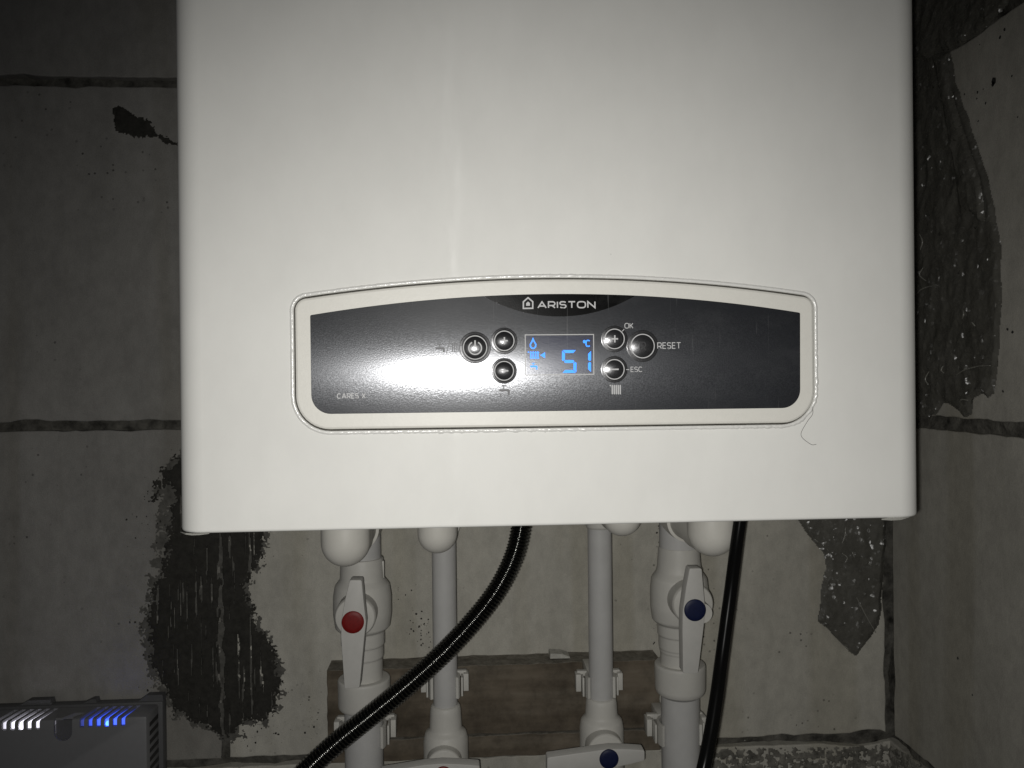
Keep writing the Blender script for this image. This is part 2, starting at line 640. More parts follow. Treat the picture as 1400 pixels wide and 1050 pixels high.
def mortar_sheet(parent, u0, u1, v0, v1, side=False, depth=0.006, seed=0):
    """rough mortar bed seen in the joints, its depth uneven"""
    bm = bmesh.new()
    n, m = int((u1 - u0) / 0.005), int((v1 - v0) / 0.005)
    g = []
    for j in range(m + 1):
        row = []
        for i in range(n + 1):
            u, v = u0 + (u1 - u0) * i / n, v0 + (v1 - v0) * j / m
            d = depth + 0.009 * noise.noise(Vector((u * 22, v * 22, seed))) + 0.0025 * noise.noise(Vector((u * 130, v * 130, seed)))
            d = max(d, 0.0006)
            row.append(bm.verts.new((SIDE + d, u, v) if side else (u, WALL + d, v)))
        g.append(row)
    for j in range(m):
        for i in range(n):
            bm.faces.new((g[j][i], g[j][i + 1], g[j + 1][i + 1], g[j + 1][i]))
    return obj('mortar', bm, MAT['mortar'], parent)


Z0 = EYE.z
JZ = [at(150, 582, WALL).z, at(340, 1042, WALL).z, at(100, 111, WALL).z]     # bed joints: eye, low, high
JX = at(309, 1020, WALL).x                                                    # head joint under the boiler's left corner
back = thing('back_wall', (0, WALL, Z0 - 0.6), 'grey aerated block wall behind the boiler', 'wall', kind='structure')
g2 = 0.0038
BL = 0.612
rows = [
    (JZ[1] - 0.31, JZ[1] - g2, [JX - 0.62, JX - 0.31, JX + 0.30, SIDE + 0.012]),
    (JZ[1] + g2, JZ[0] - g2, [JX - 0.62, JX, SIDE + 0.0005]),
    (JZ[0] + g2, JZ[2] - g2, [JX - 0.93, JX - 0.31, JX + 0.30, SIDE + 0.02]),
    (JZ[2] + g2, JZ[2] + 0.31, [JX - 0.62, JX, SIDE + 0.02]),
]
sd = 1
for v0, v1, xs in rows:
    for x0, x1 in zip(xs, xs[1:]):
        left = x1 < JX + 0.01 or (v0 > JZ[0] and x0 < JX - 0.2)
        add_block(back, MAT['block_dimmed'] if left else MAT['block'], x0 + (0.0032 if abs(x0 - JX) < .001 else g2), x1 - (0.0032 if abs(x1 - JX) < .001 else g2), v0, v1, sd)
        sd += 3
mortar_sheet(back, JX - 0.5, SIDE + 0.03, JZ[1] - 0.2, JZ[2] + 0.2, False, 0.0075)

sidew = thing('side_wall', (SIDE, 0.4, Z0 - 0.6), 'grey block wall right of the boiler', 'wall', kind='structure')
SJ = at_side(1300, 580).z
SL = JZ[1]
for v0, v1, ys in ((SL - 0.31, SL - g2, [-0.05, 0.55, WALL + 0.02]), (SL + g2, SJ - 0.005, [-0.2, 0.40, WALL - 0.006]),
                   (SJ + 0.005, SJ + 0.31, [0.1, WALL - 0.006]), (SJ + 0.322, SJ + 0.62, [-0.2, 0.40, WALL - 0.006])):
    for y0, y1 in zip(ys, ys[1:]):
        add_block(sidew, MAT['plaster'], y0 + g2, y1 - 0.001, v0, v1, sd, True, 0.0016)
        sd += 3
mortar_sheet(sidew, 0.2, WALL + 0.03, SL - 0.1, SJ + 0.5, True, 0.0065, 5)


def patch(name, poly, to_world, mat, parent=None, cell=0.0009, ragged=0.004, fine=0.003, height=0.0012, streaks=None, seed=0, hfun=None, freq=120):
    """thin ragged sheet: grid cells inside a noisy outline; thickness fades at the rim.  poly in (u, v) metres"""
    P = np.array(poly)
    lo, hi = P.min(0) - 0.008, P.max(0) + 0.008
    nu, nv = int((hi[0] - lo[0]) / cell) + 1, int((hi[1] - lo[1]) / cell) + 1
    us = lo[0] + np.arange(nu + 1) * cell
    vs = lo[1] + np.arange(nv + 1) * cell
    U, V = np.meshgrid(us, vs)
    d = np.full(U.shape, 1e9)
    inside = np.zeros(U.shape, bool)
    for i in range(len(P)):
        a, b = P[i], P[(i + 1) % len(P)]
        e = b - a
        t = np.clip(((U - a[0]) * e[0] + (V - a[1]) * e[1]) / max(e @ e, 1e-12), 0, 1)
        d = np.minimum(d, np.hypot(U - a[0] - t * e[0], V - a[1] - t * e[1]))
        c = ((a[1] > V) != (b[1] > V)) & (U < (b[0] - a[0]) * (V - a[1]) / (b[1] - a[1] + 1e-12) + a[0])
        inside ^= c
    s = np.where(inside, -d, d)
    for j in range(nv + 1):
        for i in range(nu + 1):
            if s[j, i] > 0.016:
                continue
            u, v = U[j, i], V[j, i]
            s[j, i] += ragged * noise.noise(Vector((u * freq, v * freq, seed))) + fine * noise.noise(Vector((u * 520, v * 520, seed + 5)))
            if streaks:
                s[j, i] = max(s[j, i], streaks(u, v, s[j, i]))
    bm = bmesh.new()
    idx = {}

    def vert(j, i):
        k = (j, i)
        if k not in idx:
            w = min(1.0, max(0.0, -s[j, i] / 0.004))
            h = 0.0003 + height * w * (0.7 + 0.6 * noise.noise(Vector((U[j, i] * 90, V[j, i] * 30, seed))))
            if hfun:
                h += hfun(U[j, i], V[j, i]) * w
            idx[k] = bm.verts.new(to_world(U[j, i], V[j, i], h))
        return idx[k]
    for j in range(nv):
        for i in range(nu):
            if s[j, i] + s[j + 1, i] + s[j, i + 1] + s[j + 1, i + 1] < 0:
                bm.faces.new((vert(j, i), vert(j, i + 1), vert(j + 1, i + 1), vert(j + 1, i)))
    return bm


def wall_uv(pts):
    return px_poly(pts, WALL)


def wall_pt(u, v, h):
    return Vector((u, WALL - h, v))


def side_uv(pts):
    return [(at_side(x, y).y, at_side(x, y).z) for x, y in pts]


def side_pt(u, v, h):
    return Vector((SIDE - h, u, v))


# dark mastic smeared over the wall left of and below the boiler, scraped through in long vertical lines
big = [(262, 600), (243, 626), (222, 646), (206, 684), (222, 676), (231, 660), (238, 672), (231, 720), (222, 785), (208, 808), (203, 850), (207, 902), (224, 938),
       (240, 972), (263, 985), (290, 993), (306, 1010), (326, 1000), (337, 984), (357, 984), (373, 972), (380, 950), (382, 918), (376, 890),
       (361, 868), (350, 852), (345, 830), (334, 803), (343, 785), (356, 772), (361, 735), (366, 700), (372, 660), (330, 600)]
xs_scr = [(301, 4.6, 728, 1010), (314, 2.2, 728, 765), (314, 1.4, 800, 850), (247, 1.0, 790, 850), (283, 0.8, 740, 800), (296, 1.0, 870, 940), (223, 0.9, 900, 930), (262, 1.0, 880, 930), (342, 2.4, 726, 792), (342.5, 1.5, 830, 985), (256, 1.1, 800, 860), (234, 1.4, 820, 862), (215, 1.3, 800, 856),
          (268, 1.2, 760, 850), (326, 1.8, 860, 965), (291, 0.9, 870, 960), (332, 1.6, 935, 985), (238, 0.8, 880, 925), (275, 0.6, 830, 930), (320, 0.7, 760, 830)]
scr = []
for x, w, ya, yb in xs_scr:
    p0, p1 = at(x, ya, WALL), at(x + (yb - ya) * 0.012, yb, WALL)
    scr.append((p0.x, p0.z, p1.x, p1.z, w * 0.00066))


def scrape(u, v, s):
    best = -1.0
    for x0, z0, x1, z1, w in scr:
        if z1 - 0.004 < v < z0 + 0.004:
            t = (z0 - v) / (z0 - z1)
            dx = abs(u - (x0 + (x1 - x0) * t) - 0.0009 * noise.noise(Vector((0, v * 30, x0 * 50))))
            ww = w * (0.75 + 1.2 * noise.noise(Vector((u * 300, v * 70, 7)))) * min(1, 6 * t + .1, 6 * (1 - t) + .1)
            if dx < ww:
                best = max(best, 0.002)
    fine = noise.noise(Vector((u * 420, v * 26, 2))) - 0.50 + 0.28 * noise.noise(Vector((u * 60, v * 20, 4)))
    if fine > 0:
        best = max(best, 0.002)
    return best


obj('mastic_smear', patch('s', wall_uv(big), wall_pt, MAT['smear'], cell=0.0007, ragged=0.006, fine=0.0065, streaks=scrape, seed=3, height=0.0009), MAT['smear'], back)
veil = [(246, 612), (226, 640), (212, 672), (214, 720), (206, 780), (196, 810), (192, 850), (196, 905), (215, 945), (233, 978), (262, 992), (292, 1002), (306, 1016), (328, 1008),
        (342, 992), (362, 990), (380, 974), (387, 950), (388, 915), (380, 884), (366, 862), (355, 846), (350, 828), (340, 804), (350, 788), (362, 774), (368, 735), (372, 690), (330, 600)]


def broken(u, v, s):
    a = noise.noise(Vector((u * 150, v * 110, 13))) + 0.6 * noise.noise(Vector((u * 480, v * 480, 2)))
    return 0.002 if a > 0.18 else -1.0


obj('mastic_stain', patch('s', wall_uv(veil), wall_pt, MAT['stain'], cell=0.0008, ragged=0.008, fine=0.006, streaks=broken, seed=23, height=0.0002), MAT['stain'], back)
low = [(945, 1026), (1000, 1024), (1100, 1023), (1180, 1021), (1216, 1018), (1216, 1075), (945, 1075)]


def holes(u, v, s):
    a = noise.noise(Vector((u * 170, v * 210, 3))) + 0.7 * noise.noise(Vector((u * 420, v * 420, 8)))
    return 0.002 if a > 0.10 else -1.0


obj('mortar_smear', patch('s', wall_uv(low), wall_pt, MAT['mastic_grey'], cell=0.0009, ragged=0.003, fine=0.003, streaks=holes, seed=61, height=0.0016), MAT['mastic_grey'], back)
low = [(1205, 1014), (1240, 1030), (1275, 1056), (1290, 1090), (1205, 1090)]
obj('mortar_smear', patch('s', side_uv(low), side_pt, MAT['mastic_grey'], cell=0.0009, ragged=0.004, fine=0.003, streaks=holes, seed=66, height=0.0016), MAT['mastic_grey'], sidew)
small = [(154, 147), (166, 145), (182, 156), (206, 166), (213, 182), (246, 197), (246, 202), (207, 187), (186, 188), (158, 178)]
obj('mastic_smear', patch('s', wall_uv(small), wall_pt, MAT['smear'], cell=0.0008, ragged=0.002, fine=0.003, seed=11), MAT['smear'], back)
# flecks beside the smear
bm = bmesh.new()
rng = random.Random(9)
for k in range(190):
    cx, cy = rng.choice([(rng.gauss(212, 14), rng.uniform(640, 760)), (rng.gauss(200, 16), rng.uniform(690, 970)), (rng.gauss(360, 25), rng.uniform(985, 1020)),
                         (rng.gauss(525, 22), rng.uniform(795, 830)), (rng.gauss(575, 9), rng.uniform(830, 885)), (rng.gauss(435, 18), rng.uniform(960, 1035)), (rng.gauss(900, 4), rng.uniform(715, 880))])
    c = at(cx, cy, WALL)
    r = 0.0003 + 0.0009 * rng.random() ** 3
    a0 = rng.random() * 6
    ring = [bm.verts.new(c + Vector((math.cos(a0 + t * 1.05) * r * rng.uniform(.6, 1.3), -0.0005, math.sin(a0 + t * 1.05) * r * rng.uniform(.6, 1.6)))) for t in range(6)]
    tip = bm.verts.new(c + Vector((0, -0.0009, 0)))
    for t in range(6):
        bm.faces.new((ring[t], ring[(t + 1) % 6], tip))
tag(obj('flecks', bm, MAT['smear'], back), kind='stuff')
# crumbs of light mortar on the lower course, right
bm = bmesh.new()
for k in range(420):
    px, py = rng.uniform(960, 1205), 1050 - abs(rng.gauss(0, 12)) + 8
    c = at(px, py, WALL)
    r = 0.0004 + 0.0016 * rng.random() ** 2
    bmesh.ops.create_icosphere(bm, subdivisions=1, radius=r, matrix=Matrix.Translation(c) @ Matrix.Diagonal((rng.uniform(.7, 1.8), 0.6, rng.uniform(.6, 1.1), 1)))
tag(obj('mortar_crumbs', bm, MAT['chip'], back), kind='stuff')
# pits in the side wall
bm = bmesh.new()
for px, py, r in [(1374, 40, 2.6), (1368, 51, 2.2), (1360, 110, 5), (1358, 115, 3), (1319, 129, 1.6), (1337, 126, 2), (1336, 135, 1.5), (1348, 141, 1.8), (1338, 166, 1.5),
                  (1384, 104, 1.6), (1340, 61, 1.2), (1378, 450, 2), (1385, 454, 2), (1372, 535, 1.8), (1345, 122, 1), (1392, 160, 1.2), (1310, 900, 2), (1330, 950, 1.4)]:
    c = at_side(px, py)
    r *= 0.00055
    ring = [bm.verts.new(c + Vector((-0.0004, math.cos(t * 1.05) * r * rng.uniform(.7, 1.4), math.sin(t * 1.05) * r * rng.uniform(.7, 1.5)))) for t in range(6)]
    bm.faces.new(ring)
tag(obj('pit_marks', bm, MAT['box_dark'], sidew), kind='stuff')


# crumpled clear film hanging behind the boiler
def crumple(amp, sc, seed):
    def f(u, v):
        a = noise.noise(Vector((u * sc, v * sc, seed)))
        b = noise.noise(Vector((u * sc * 2.7, v * sc * 2.7, seed + 4)))
        c = abs(noise.noise(Vector((u * sc * 0.4 + v * 9, v * sc * 0.25, seed + 8))))
        return amp * (0.6 + 0.45 * a + 0.25 * b + 1.6 * (0.5 - c))
    return f


FG = 'clear plastic film behind the boiler'


def film_piece(pts, uv, pt, base, label, seed, amp=0.0013, lift=0.0, creases=()):
    p = uv(pts)
    f = crumple(amp, 150, seed)
    bm = patch('f', p, lambda u, v, h: pt(u, v, h + lift), None, cell=0.00095, ragged=0.0022, fine=0.0006, height=0.001, seed=seed, hfun=lambda u, v: f(u, v) + amp * 0.6, freq=60)
    o = obj_top('plastic_film', bm, MAT['plastic'], base, label, 'plastic film', FG)
    for cr in creases:
        q = uv(cr)
        path = spline([pt(a, b, lift + 0.0040 + 0.0006 * (i % 2)) for i, (a, b) in enumerate(q)], 6)
        bm = bmesh.new()
        tube(bm, path, lambda i, d: 0.0002 + 0.0006 * math.sin(math.pi * (i + 0.3) / len(path)) * (0.8 + 0.5 * noise.noise(Vector((d * 400, seed, 0)))), 7)
        obj('crease', bm, MAT['crease'], o, auto=None)
    return o


film_piece([(1225, -20), (1400, -20), (1390, 6), (1352, 45), (1312, 68), (1264, 84), (1225, 92)], side_uv, side_pt, at_side(1300, 30),
           'dark crumpled clear film at the top right, its edge running diagonally over the side wall', 21, 0.0013, 0.006)
film_piece([(1225, 70), (1300, 70), (1309, 118), (1330, 180), (1345, 220), (1356, 262), (1364, 305), (1369, 350), (1370, 420), (1366, 500), (1360, 538),
            (1352, 546), (1344, 538), (1331, 546), (1329, 566), (1320, 571), (1312, 560), (1291, 550), (1281, 565), (1266, 572), (1225, 574)], side_uv, side_pt, at_side(1300, 500),
           'long glossy crumpled film sheet covering the side wall beside the boiler above the joint', 33, 0.0010, 0.0,
           [[(1312, 514), (1325, 506), (1338, 502), (1349, 500), (1361, 500)], [(1256, 405), (1266, 396), (1275, 392), (1290, 390)], [(1318, 548), (1323, 546), (1330, 547)], [(1344, 292), (1350, 296), (1353, 302)],
            [(1262, 318), (1268, 330), (1264, 342)], [(1268, 366), (1264, 376), (1272, 384)], [(1276, 508), (1272, 518), (1275, 526)], [(1322, 436), (1325, 430), (1323, 424)], [(1340, 446), (1336, 440)], [(1296, 500), (1294, 506), (1297, 510)]])
film_piece([(1286, 78), (1305, 74), (1312, 122), (1331, 182), (1345, 222), (1355, 262), (1361, 300), (1352, 306), (1338, 290), (1325, 296), (1318, 240), (1305, 170)], side_uv, side_pt, at_side(1320, 200),
           'narrow folded strip of crumpled film lying over the long sheet below the diagonal edge', 47, 0.0011, 0.007)
film_piece([(1082, 690), (1091, 715), (1097, 727), (1124, 754), (1128, 776), (1121, 800), (1117, 848), (1168, 898), (1200, 852), (1206, 780), (1209, 690)], wall_uv, wall_pt, at(1160, 780, WALL),
           'pointed torn end of glossy film hanging on the back wall below the boiler', 58, 0.0013, 0.003,
           [[(1166, 814), (1172, 826), (1180, 841), (1192, 862)], [(1151, 718), (1150, 730), (1146, 742)], [(1146, 754), (1153, 760), (1150, 768)], [(1160, 752), (1163, 760)], [(1182, 768), (1186, 771)], [(1109, 735), (1114, 739)], [(1150, 880), (1155, 884)]])

# ================================================================== BOARDS ON THE WALL
BT = at(700, 894.5, WALL).z                        # top edge of the boards
BX0 = at(447, 940, WALL - 0.027).x
BX1 = at(902, 940, WALL - 0.027).x
BZ1 = at(560, 1009, WALL - 0.027).z
BZ2 = at(700, 1034, WALL - 0.027).z


def board(z0, z1, seed, label):
    n = 60
    poly = []
    for k in range(n):
        u = BX0 + (BX1 - BX0) * k / n
        poly.append((u, z0 + 0.0012 * noise.noise(Vector((u * 40, seed, 0)))))
    poly += [(BX1 + 0.001 * noise.noise(Vector((k * .7, seed, 3))), z0 + (z1 - z0) * k / 12) for k in range(12)]
    for k in range(n):
        u = BX1 + (BX0 - BX1) * k / n
        poly.append((u, z1 + 0.0010 * noise.noise(Vector((u * 45, seed + 4, 0))) + 0.0005 * noise.noise(Vector((u * 300, seed, 0)))))
    poly += [(BX0 + 0.0012 * noise.noise(Vector((k * .7, seed, 6))), z1 + (z0 - z1) * k / 12) for k in range(12)]
    bm = bmesh.new()
    prism_xz(bm, poly, WALL - 0.027, WALL - 0.0005, 0.0008)
    return obj_top('wooden_board', bm, MAT['wood'], Vector(((BX0 + BX1) / 2, WALL - 0.014, z0)), label, 'board', 'brown boards behind the pipes', smooth=False)


board(BZ1 + 0.0008, BT, 1, 'wide upper brown board on the wall, dusty on top, behind the pipes')
board(BZ2, BZ1 - 0.0008, 2, 'narrow lower brown board under the horizontal seam behind the valves')
# chip of mortar on the ledge
bm = bmesh.new()
c0 = at(765, 893, WALL - 0.012)
poly = [(-0.0095, 0.0002), (-0.0093, 0.0052), (0.002, 0.0042), (0.0085, 0.0018), (0.0092, 0.0)]
prism_xz(bm, [(c0.x + x, BT + 0.0008 + z) for x, z in poly], WALL - 0.019, WALL - 0.006, 0.0007)
obj_top('mortar_chip', bm, MAT['chip'], Vector((c0.x, WALL - 0.012, BT)), 'pale chip of mortar lying on the top edge of the upper board', 'rubble', smooth=False)

# ================================================================== THE BOILER
XL, XR = -0.1478, 0.2540
ZB = at(735, 719.2, FRONT).z
ZT = ZB + 0.70
boiler = thing('wall_boiler', ((XL + XR) / 2, WALL - 0.001, ZB), 'white wall hung gas boiler with a dark control panel and blue display', 'boiler')
YP = FRONT - 0.0027     # printed foil plane


def mid(a, b):
    return (a + b) / 2


wl, wr = at(424.9, 500, YP).x, at(1094.3, 500, YP).x
XC = (wl + wr) / 2
HW = (wr - wl) / 2
z_end = mid(at(425, 430.9, YP).z, at(1094.3, 427.7, YP).z)
z_mid = at(763, 402.0, YP).z
z_bot = mid(at(465, 565.9, YP).z, at(1071, 557.9, YP).z)


def panel_outline(off, r_bot, r_top, n=36, seg=10):
    """window outline grown by off; top edge is a shallow arc"""
    hw, zb, ze, zm = HW + off, z_bot - off, z_end + off, z_mid + off
    sag = zm - ze
    Rr = (hw * hw + sag * sag) / (2 * sag)
    pts = [(-hw, ze, r_top), (-hw, zb, r_bot), (hw, zb, r_bot), (hw, ze, r_top)]
    for k in range(1, n):
        x = hw - 2 * hw * k / n
        if abs(abs(x) - hw) < max(r_top * 1.6, 0.0006):
            continue
        pts.append((x, zm - Rr + math.sqrt(Rr * Rr - x * x), 0))
    return [(x + XC, z) for x, z in fillet(pts, seg)]


OFF_B = 0.0081          # cream rim width
hole = panel_outline(OFF_B + 0.0008, 0.0184, 0.0071)


def build_casing():
    bm = bmesh.new()
    rbend, rb = 0.0145, 0.0016
    nb = 22

    def ring(off, z, flat=True):
        pts = []
        r = rbend - off
        x0, x1, yf = XL + off, XR - off, FRONT + off
        pts.append((x0, WALL - 0.001))
        for k in range(nb + 1):
            w = math.pi / 2 * k / nb
            pts.append((x0 + r - r * math.cos(w), yf + r - r * math.sin(w)))
        for k in range(nb + 1):
            w = math.pi / 2 * k / nb
            pts.append((x1 - r + r * math.sin(w), yf + r - r * math.cos(w)))
        pts.append((x1, WALL - 0.001))
        return [bm.verts.new((x, y, z)) for x, y in pts]
    top, low = ring(0, ZT), ring(0, ZB + rb)
    n = len(top)
    fl_i = nb + 1
    for k in range(n - 1):
        if k == fl_i:
            continue
        bm.faces.new((top[k], top[k + 1], low[k + 1], low[k]))
    bm.faces.new(top)
    prev = ring(0, ZB + rb)
    for s in range(1, 7):
        w = math.pi / 2 * s / 6
        cur = ring(rb * (1 - math.cos(w)), ZB + rb * (1 - math.sin(w)))
        for k in range(n - 1):
            bm.faces.new((prev[k], prev[k + 1], cur[k + 1], cur[k]))
        prev = cur
    bm.faces.new(prev)
    # flat front with the opening for the panel
    x0, x1 = XL + rbend, XR - rbend
    o = [bm.verts.new((x, FRONT, z)) for x, z in ((x0, ZB + rb), (x1, ZB + rb), (x1, ZT), (x0, ZT))]
    h = [bm.verts.new((x, FRONT, z)) for x, z in hole]
    es = [bm.edges.new((o[i], o[(i + 1) % 4])) for i in range(4)] + [bm.edges.new((h[i], h[(i + 1) % len(h)])) for i in range(len(h))]
    bmesh.ops.triangle_fill(bm, use_beauty=True, use_dissolve=False, edges=es)
    # walls of the opening
    hb = [bm.verts.new((x, FRONT + 0.012, z)) for x, z in hole]
    h2 = [bm.verts.new((x, FRONT, z)) for x, z in hole]
    for i in range(len(h2)):
        j = (i + 1) % len(h2)
        bm.faces.new((h2[i], h2[j], hb[j], hb[i]))
    bm.faces.new(hb)
    return bm


obj('casing', build_casing(), MAT['enamel'], boiler, auto=50)


def ring_strip(name, outer_f, mat, prof, parent, wob=0.0, seed=0, dense=0.0009, **kw):
    """sweep a small profile (out, forward) along the panel outline; wob = random beading"""
    base = [Vector((x, 0, z)) for x, z in outer_f]
    base = resample(base + [base[0]], dense)
    n = len(base)
    bm = bmesh.new()
    rings = []
    for i in range(n):
        a, b = base[i - 1], base[(i + 1) % n]
        t = (b - a).normalized()
        nrm = Vector((t.z, 0, -t.x))
        c = base[i]
        if (c + nrm * 0.001 - Vector((XC, 0, (z_bot + z_mid) / 2))).length < (c - nrm * 0.001 - Vector((XC, 0, (z_bot + z_mid) / 2))).length:
            nrm = -nrm
        k = 1.0
        if wob:
            am = wob * (0.22 + 1.9 * max(0.0, noise.noise(Vector((c.x * 17, c.z * 17, seed + 2.5)))))
            k = 1 + am * noise.noise(Vector((c.x * 330, c.z * 330, seed))) + 0.8 * am * noise.noise(Vector((c.x * 800, c.z * 800, seed)))
        rings.append([bm.verts.new(Vector((c.x, FRONT, c.z)) + nrm * o * (0.5 + 0.5 * k) + Vector((0, -f * max(k, 0.1), 0))) for o, f in prof])
    for i in range(n):
        A, B = rings[i], rings[(i + 1) % n]
        for k in range(len(prof) - 1):
            bm.faces.new((A[k], A[k + 1], B[k + 1], B[k]))
    return obj(name, bm, mat, parent, **kw)


# pressed rim of the opening, with the torn edge of the protective film beaded along it
lip = [(0.0, -0.0015), (0.00003, 0.0003), (0.0003, 0.0007), (0.0008, 0.0009), (0.0012, 0.00085), (0.0016, 0.0006), (0.0020, 0.0002), (0.0022, -0.0003)]
ring_strip('opening_rim', hole, MAT['bead'], lip, boiler, 0.55, 2, auto=None)
# dusty sealing strip deep in the gap
ring_strip('sealing_strip', panel_outline(OFF_B + 0.0002, 0.0180, 0.0066), MAT['gasket'], [(-0.0004, -0.0016), (0.0004, -0.0011), (0.0012, -0.0016)], boiler, 0.5, 6)

# cream surround: the panel's moulded frame
bm = bmesh.new()
prism_xz(bm, panel_outline(OFF_B, 0.0175, 0.0062), FRONT - 0.0018, FRONT + 0.008, 0.0013)
obj('panel_frame', bm, MAT['bezel'], boiler, auto=12)

# dark foil
bm = bmesh.new()
poly = panel_outline(0.0, 0.0100, 0.0008)
prism_xz(bm, poly, YP, FRONT - 0.0017, 0.00012)
panel = obj('control_panel', bm, MAT['film'], boiler, auto=12)


def flat(bm, pts, y=YP - 0.00010, t=0.00008, px=True):
    """flat print: outline in photo-measured points, lying on the foil"""
    P = px_poly(pts, YP) if px else pts
    prism_xz(bm, P, y, y + t)
    return bm


def line(bm, pts, w, y=YP - 0.0001, closed=False):
    """stroke of width w (metres) along (x, z) metres"""
    P = [Vector(p) for p in pts]
    n = len(P)
    segs = range(n if closed else n - 1)
    L_, R_ = [], []
    for i in range(n):
        a = P[i - 1] if (i or closed) else P[i]
        b = P[(i + 1) % n] if (i < n - 1 or closed) else P[i]
        d1 = (P[i] - a).normalized() if (P[i] - a).length else (b - P[i]).normalized()
        d2 = (b - P[i]).normalized() if (b - P[i]).length else d1
        m = Vector((-(d1.y + d2.y), d1.x + d2.x))
        m = m.normalized() / max(0.4, math.cos(d1.angle(d2) / 2))
        L_.append(P[i] + m * w / 2)
        R_.append(P[i] - m * w / 2)
    vl = [bm.verts.new((p.x, y, p.y)) for p in L_]
    vr = [bm.verts.new((p.x, y, p.y)) for p in R_]
    for i in segs:
        j = (i + 1) % n
        bm.faces.new((vl[i], vl[j], vr[j], vr[i]))
    return bm


def arc(cx, cz, r, a0, a1, n=28):
    return [(cx + r * math.cos(R(a0 + (a1 - a0) * k / n)), cz + r * math.sin(R(a0 + (a1 - a0) * k / n))) for k in range(n + 1)]


PX = 0.42 / FPX          # about a photo pixel on the panel, metres


def pz(px, py):
    p = at(px, py, YP)
    return (p.x, p.z)


DG = bpy.context.evaluated_depsgraph_get


def earc(cx, cy, rx, ry, a0, a1, n=14):
    return [(cx + rx * math.cos(R(a0 + (a1 - a0) * k / n)), cy + ry * math.sin(R(a0 + (a1 - a0) * k / n))) for k in range(n + 1)]


def squircle(a0, a1, n=40, e=0.72):
    out = []
    for k in range(n + 1):
        w = R(a0 + (a1 - a0) * k / n)
        c, s_ = math.cos(w), math.sin(w)
        out.append((0.5 + 0.5 * math.copysign(abs(c) ** e, c), 0.5 + 0.5 * math.copysign(abs(s_) ** e, s_)))
    return out


# geometric capitals drawn as strokes in a unit box, with their relative widths
GLYPH = {
    'A': (1.12, [[(0, 0), (0.5, 1), (1, 0)], [(0.19, 0.30), (0.81, 0.30)]]),
    'R': (0.90, [[(0, 0), (0, 1), (0.62, 1)] + earc(0.62, 0.69, 0.36, 0.31, 80, -80) + [(0.62, 0.38), (0, 0.38)], [(0.52, 0.38), (1, 0)]]),
    'I': (0.0, [[(0.5, 0), (0.5, 1)]]),
    'S': (0.86, [earc(0.56, 0.755, 0.42, 0.245, 30, 90, 6) + [(0.42, 1)] + earc(0.36, 0.755, 0.34, 0.245, 100, 270) + [(0.6, 0.51)] + earc(0.64, 0.255, 0.34, 0.255, 90, -90) + [(0.42, 0)] + earc(0.44, 0.255, 0.42, 0.255, -90, -150, 6)]),
    'T': (0.92, [[(0, 1), (1, 1)], [(0.5, 0), (0.5, 1)]]),
    'O': (1.10, [squircle(0, 360)]),
    'N': (0.98, [[(0, 0), (0, 1), (1, 0), (1, 1)]]),
    'C': (0.98, [squircle(42, 318)]),
    'E': (0.72, [[(1, 0), (0, 0), (0, 1), (1, 1)], [(0, 0.51), (0.9, 0.51)]]),
    'X': (0.90, [[(0, 0), (1, 1)], [(0, 1), (1, 0)]]),
    'K': (0.80, [[(0, 0), (0, 1)], [(1, 1), (0.08, 0.42)], [(0.34, 0.58), (1, 0)]]),
    ' ': (0.35, []),
    'o': (0.40, [[(0.5 + 0.5 * math.cos(k * 0.5236), 0.80 + 0.17 * math.sin(k * 0.5236)) for k in range(13)]]),
}


def text(name, body, x0, x1, ytop, ybase, mat, parent, y=YP - 0.0001, weight=0.16, gap=0.30):
    """stroke lettering between two measured points; weight in cap heights"""
    a, b = at(x0, ybase, YP), at(x1, ybase, YP)
    zt, zb = at((x0 + x1) / 2, ytop, YP).z, at((x0 + x1) / 2, ybase, YP).z
    w = weight * (zt - zb)
    tot = sum(GLYPH[ch][0] for ch in body) + gap * (len(body) - 1)
    sc = (b.x - a.x - w) / tot
    cx = a.x + w / 2
    bm = bmesh.new()
    k = 0
    for ch in body:
        gw, strokes = GLYPH[ch]
        for st in strokes:
            closed = (Vector(st[0]) - Vector(st[-1])).length < 1e-6
            pts = [(cx + (px - (0.5 if ch == 'I' else 0)) * (gw if gw else 1) * sc * (0 if ch == 'I' else 1), zb + w / 2 + pz_ * (zt - zb - w)) for px, pz_ in (st[:-1] if closed else st)]
            line(bm, pts, w, y - 0.000006 * (k % 3), closed)
            k += 1
        cx += (gw + gap) * sc
    return obj(name, bm, mat, parent, smooth=False)


# black maker's tab hanging from the top edge
bm = bmesh.new()
top_pts = [p for p in poly if abs(p[0] - XC) < 0.0405 and p[1] > z_end + 0.004]
top_pts = [p for p in top_pts if p[1] > (z_bot + z_mid) / 2]
top_pts.sort()
xa, xb = XC - 0.0400, XC + 0.0400
hw_, sag_ = HW, z_mid - z_end
Rt = (hw_ * hw_ + sag_ * sag_) / (2 * sag_)


def top_z(x):
    return z_mid - Rt + math.sqrt(Rt * Rt - (x - XC) ** 2) - 0.00015


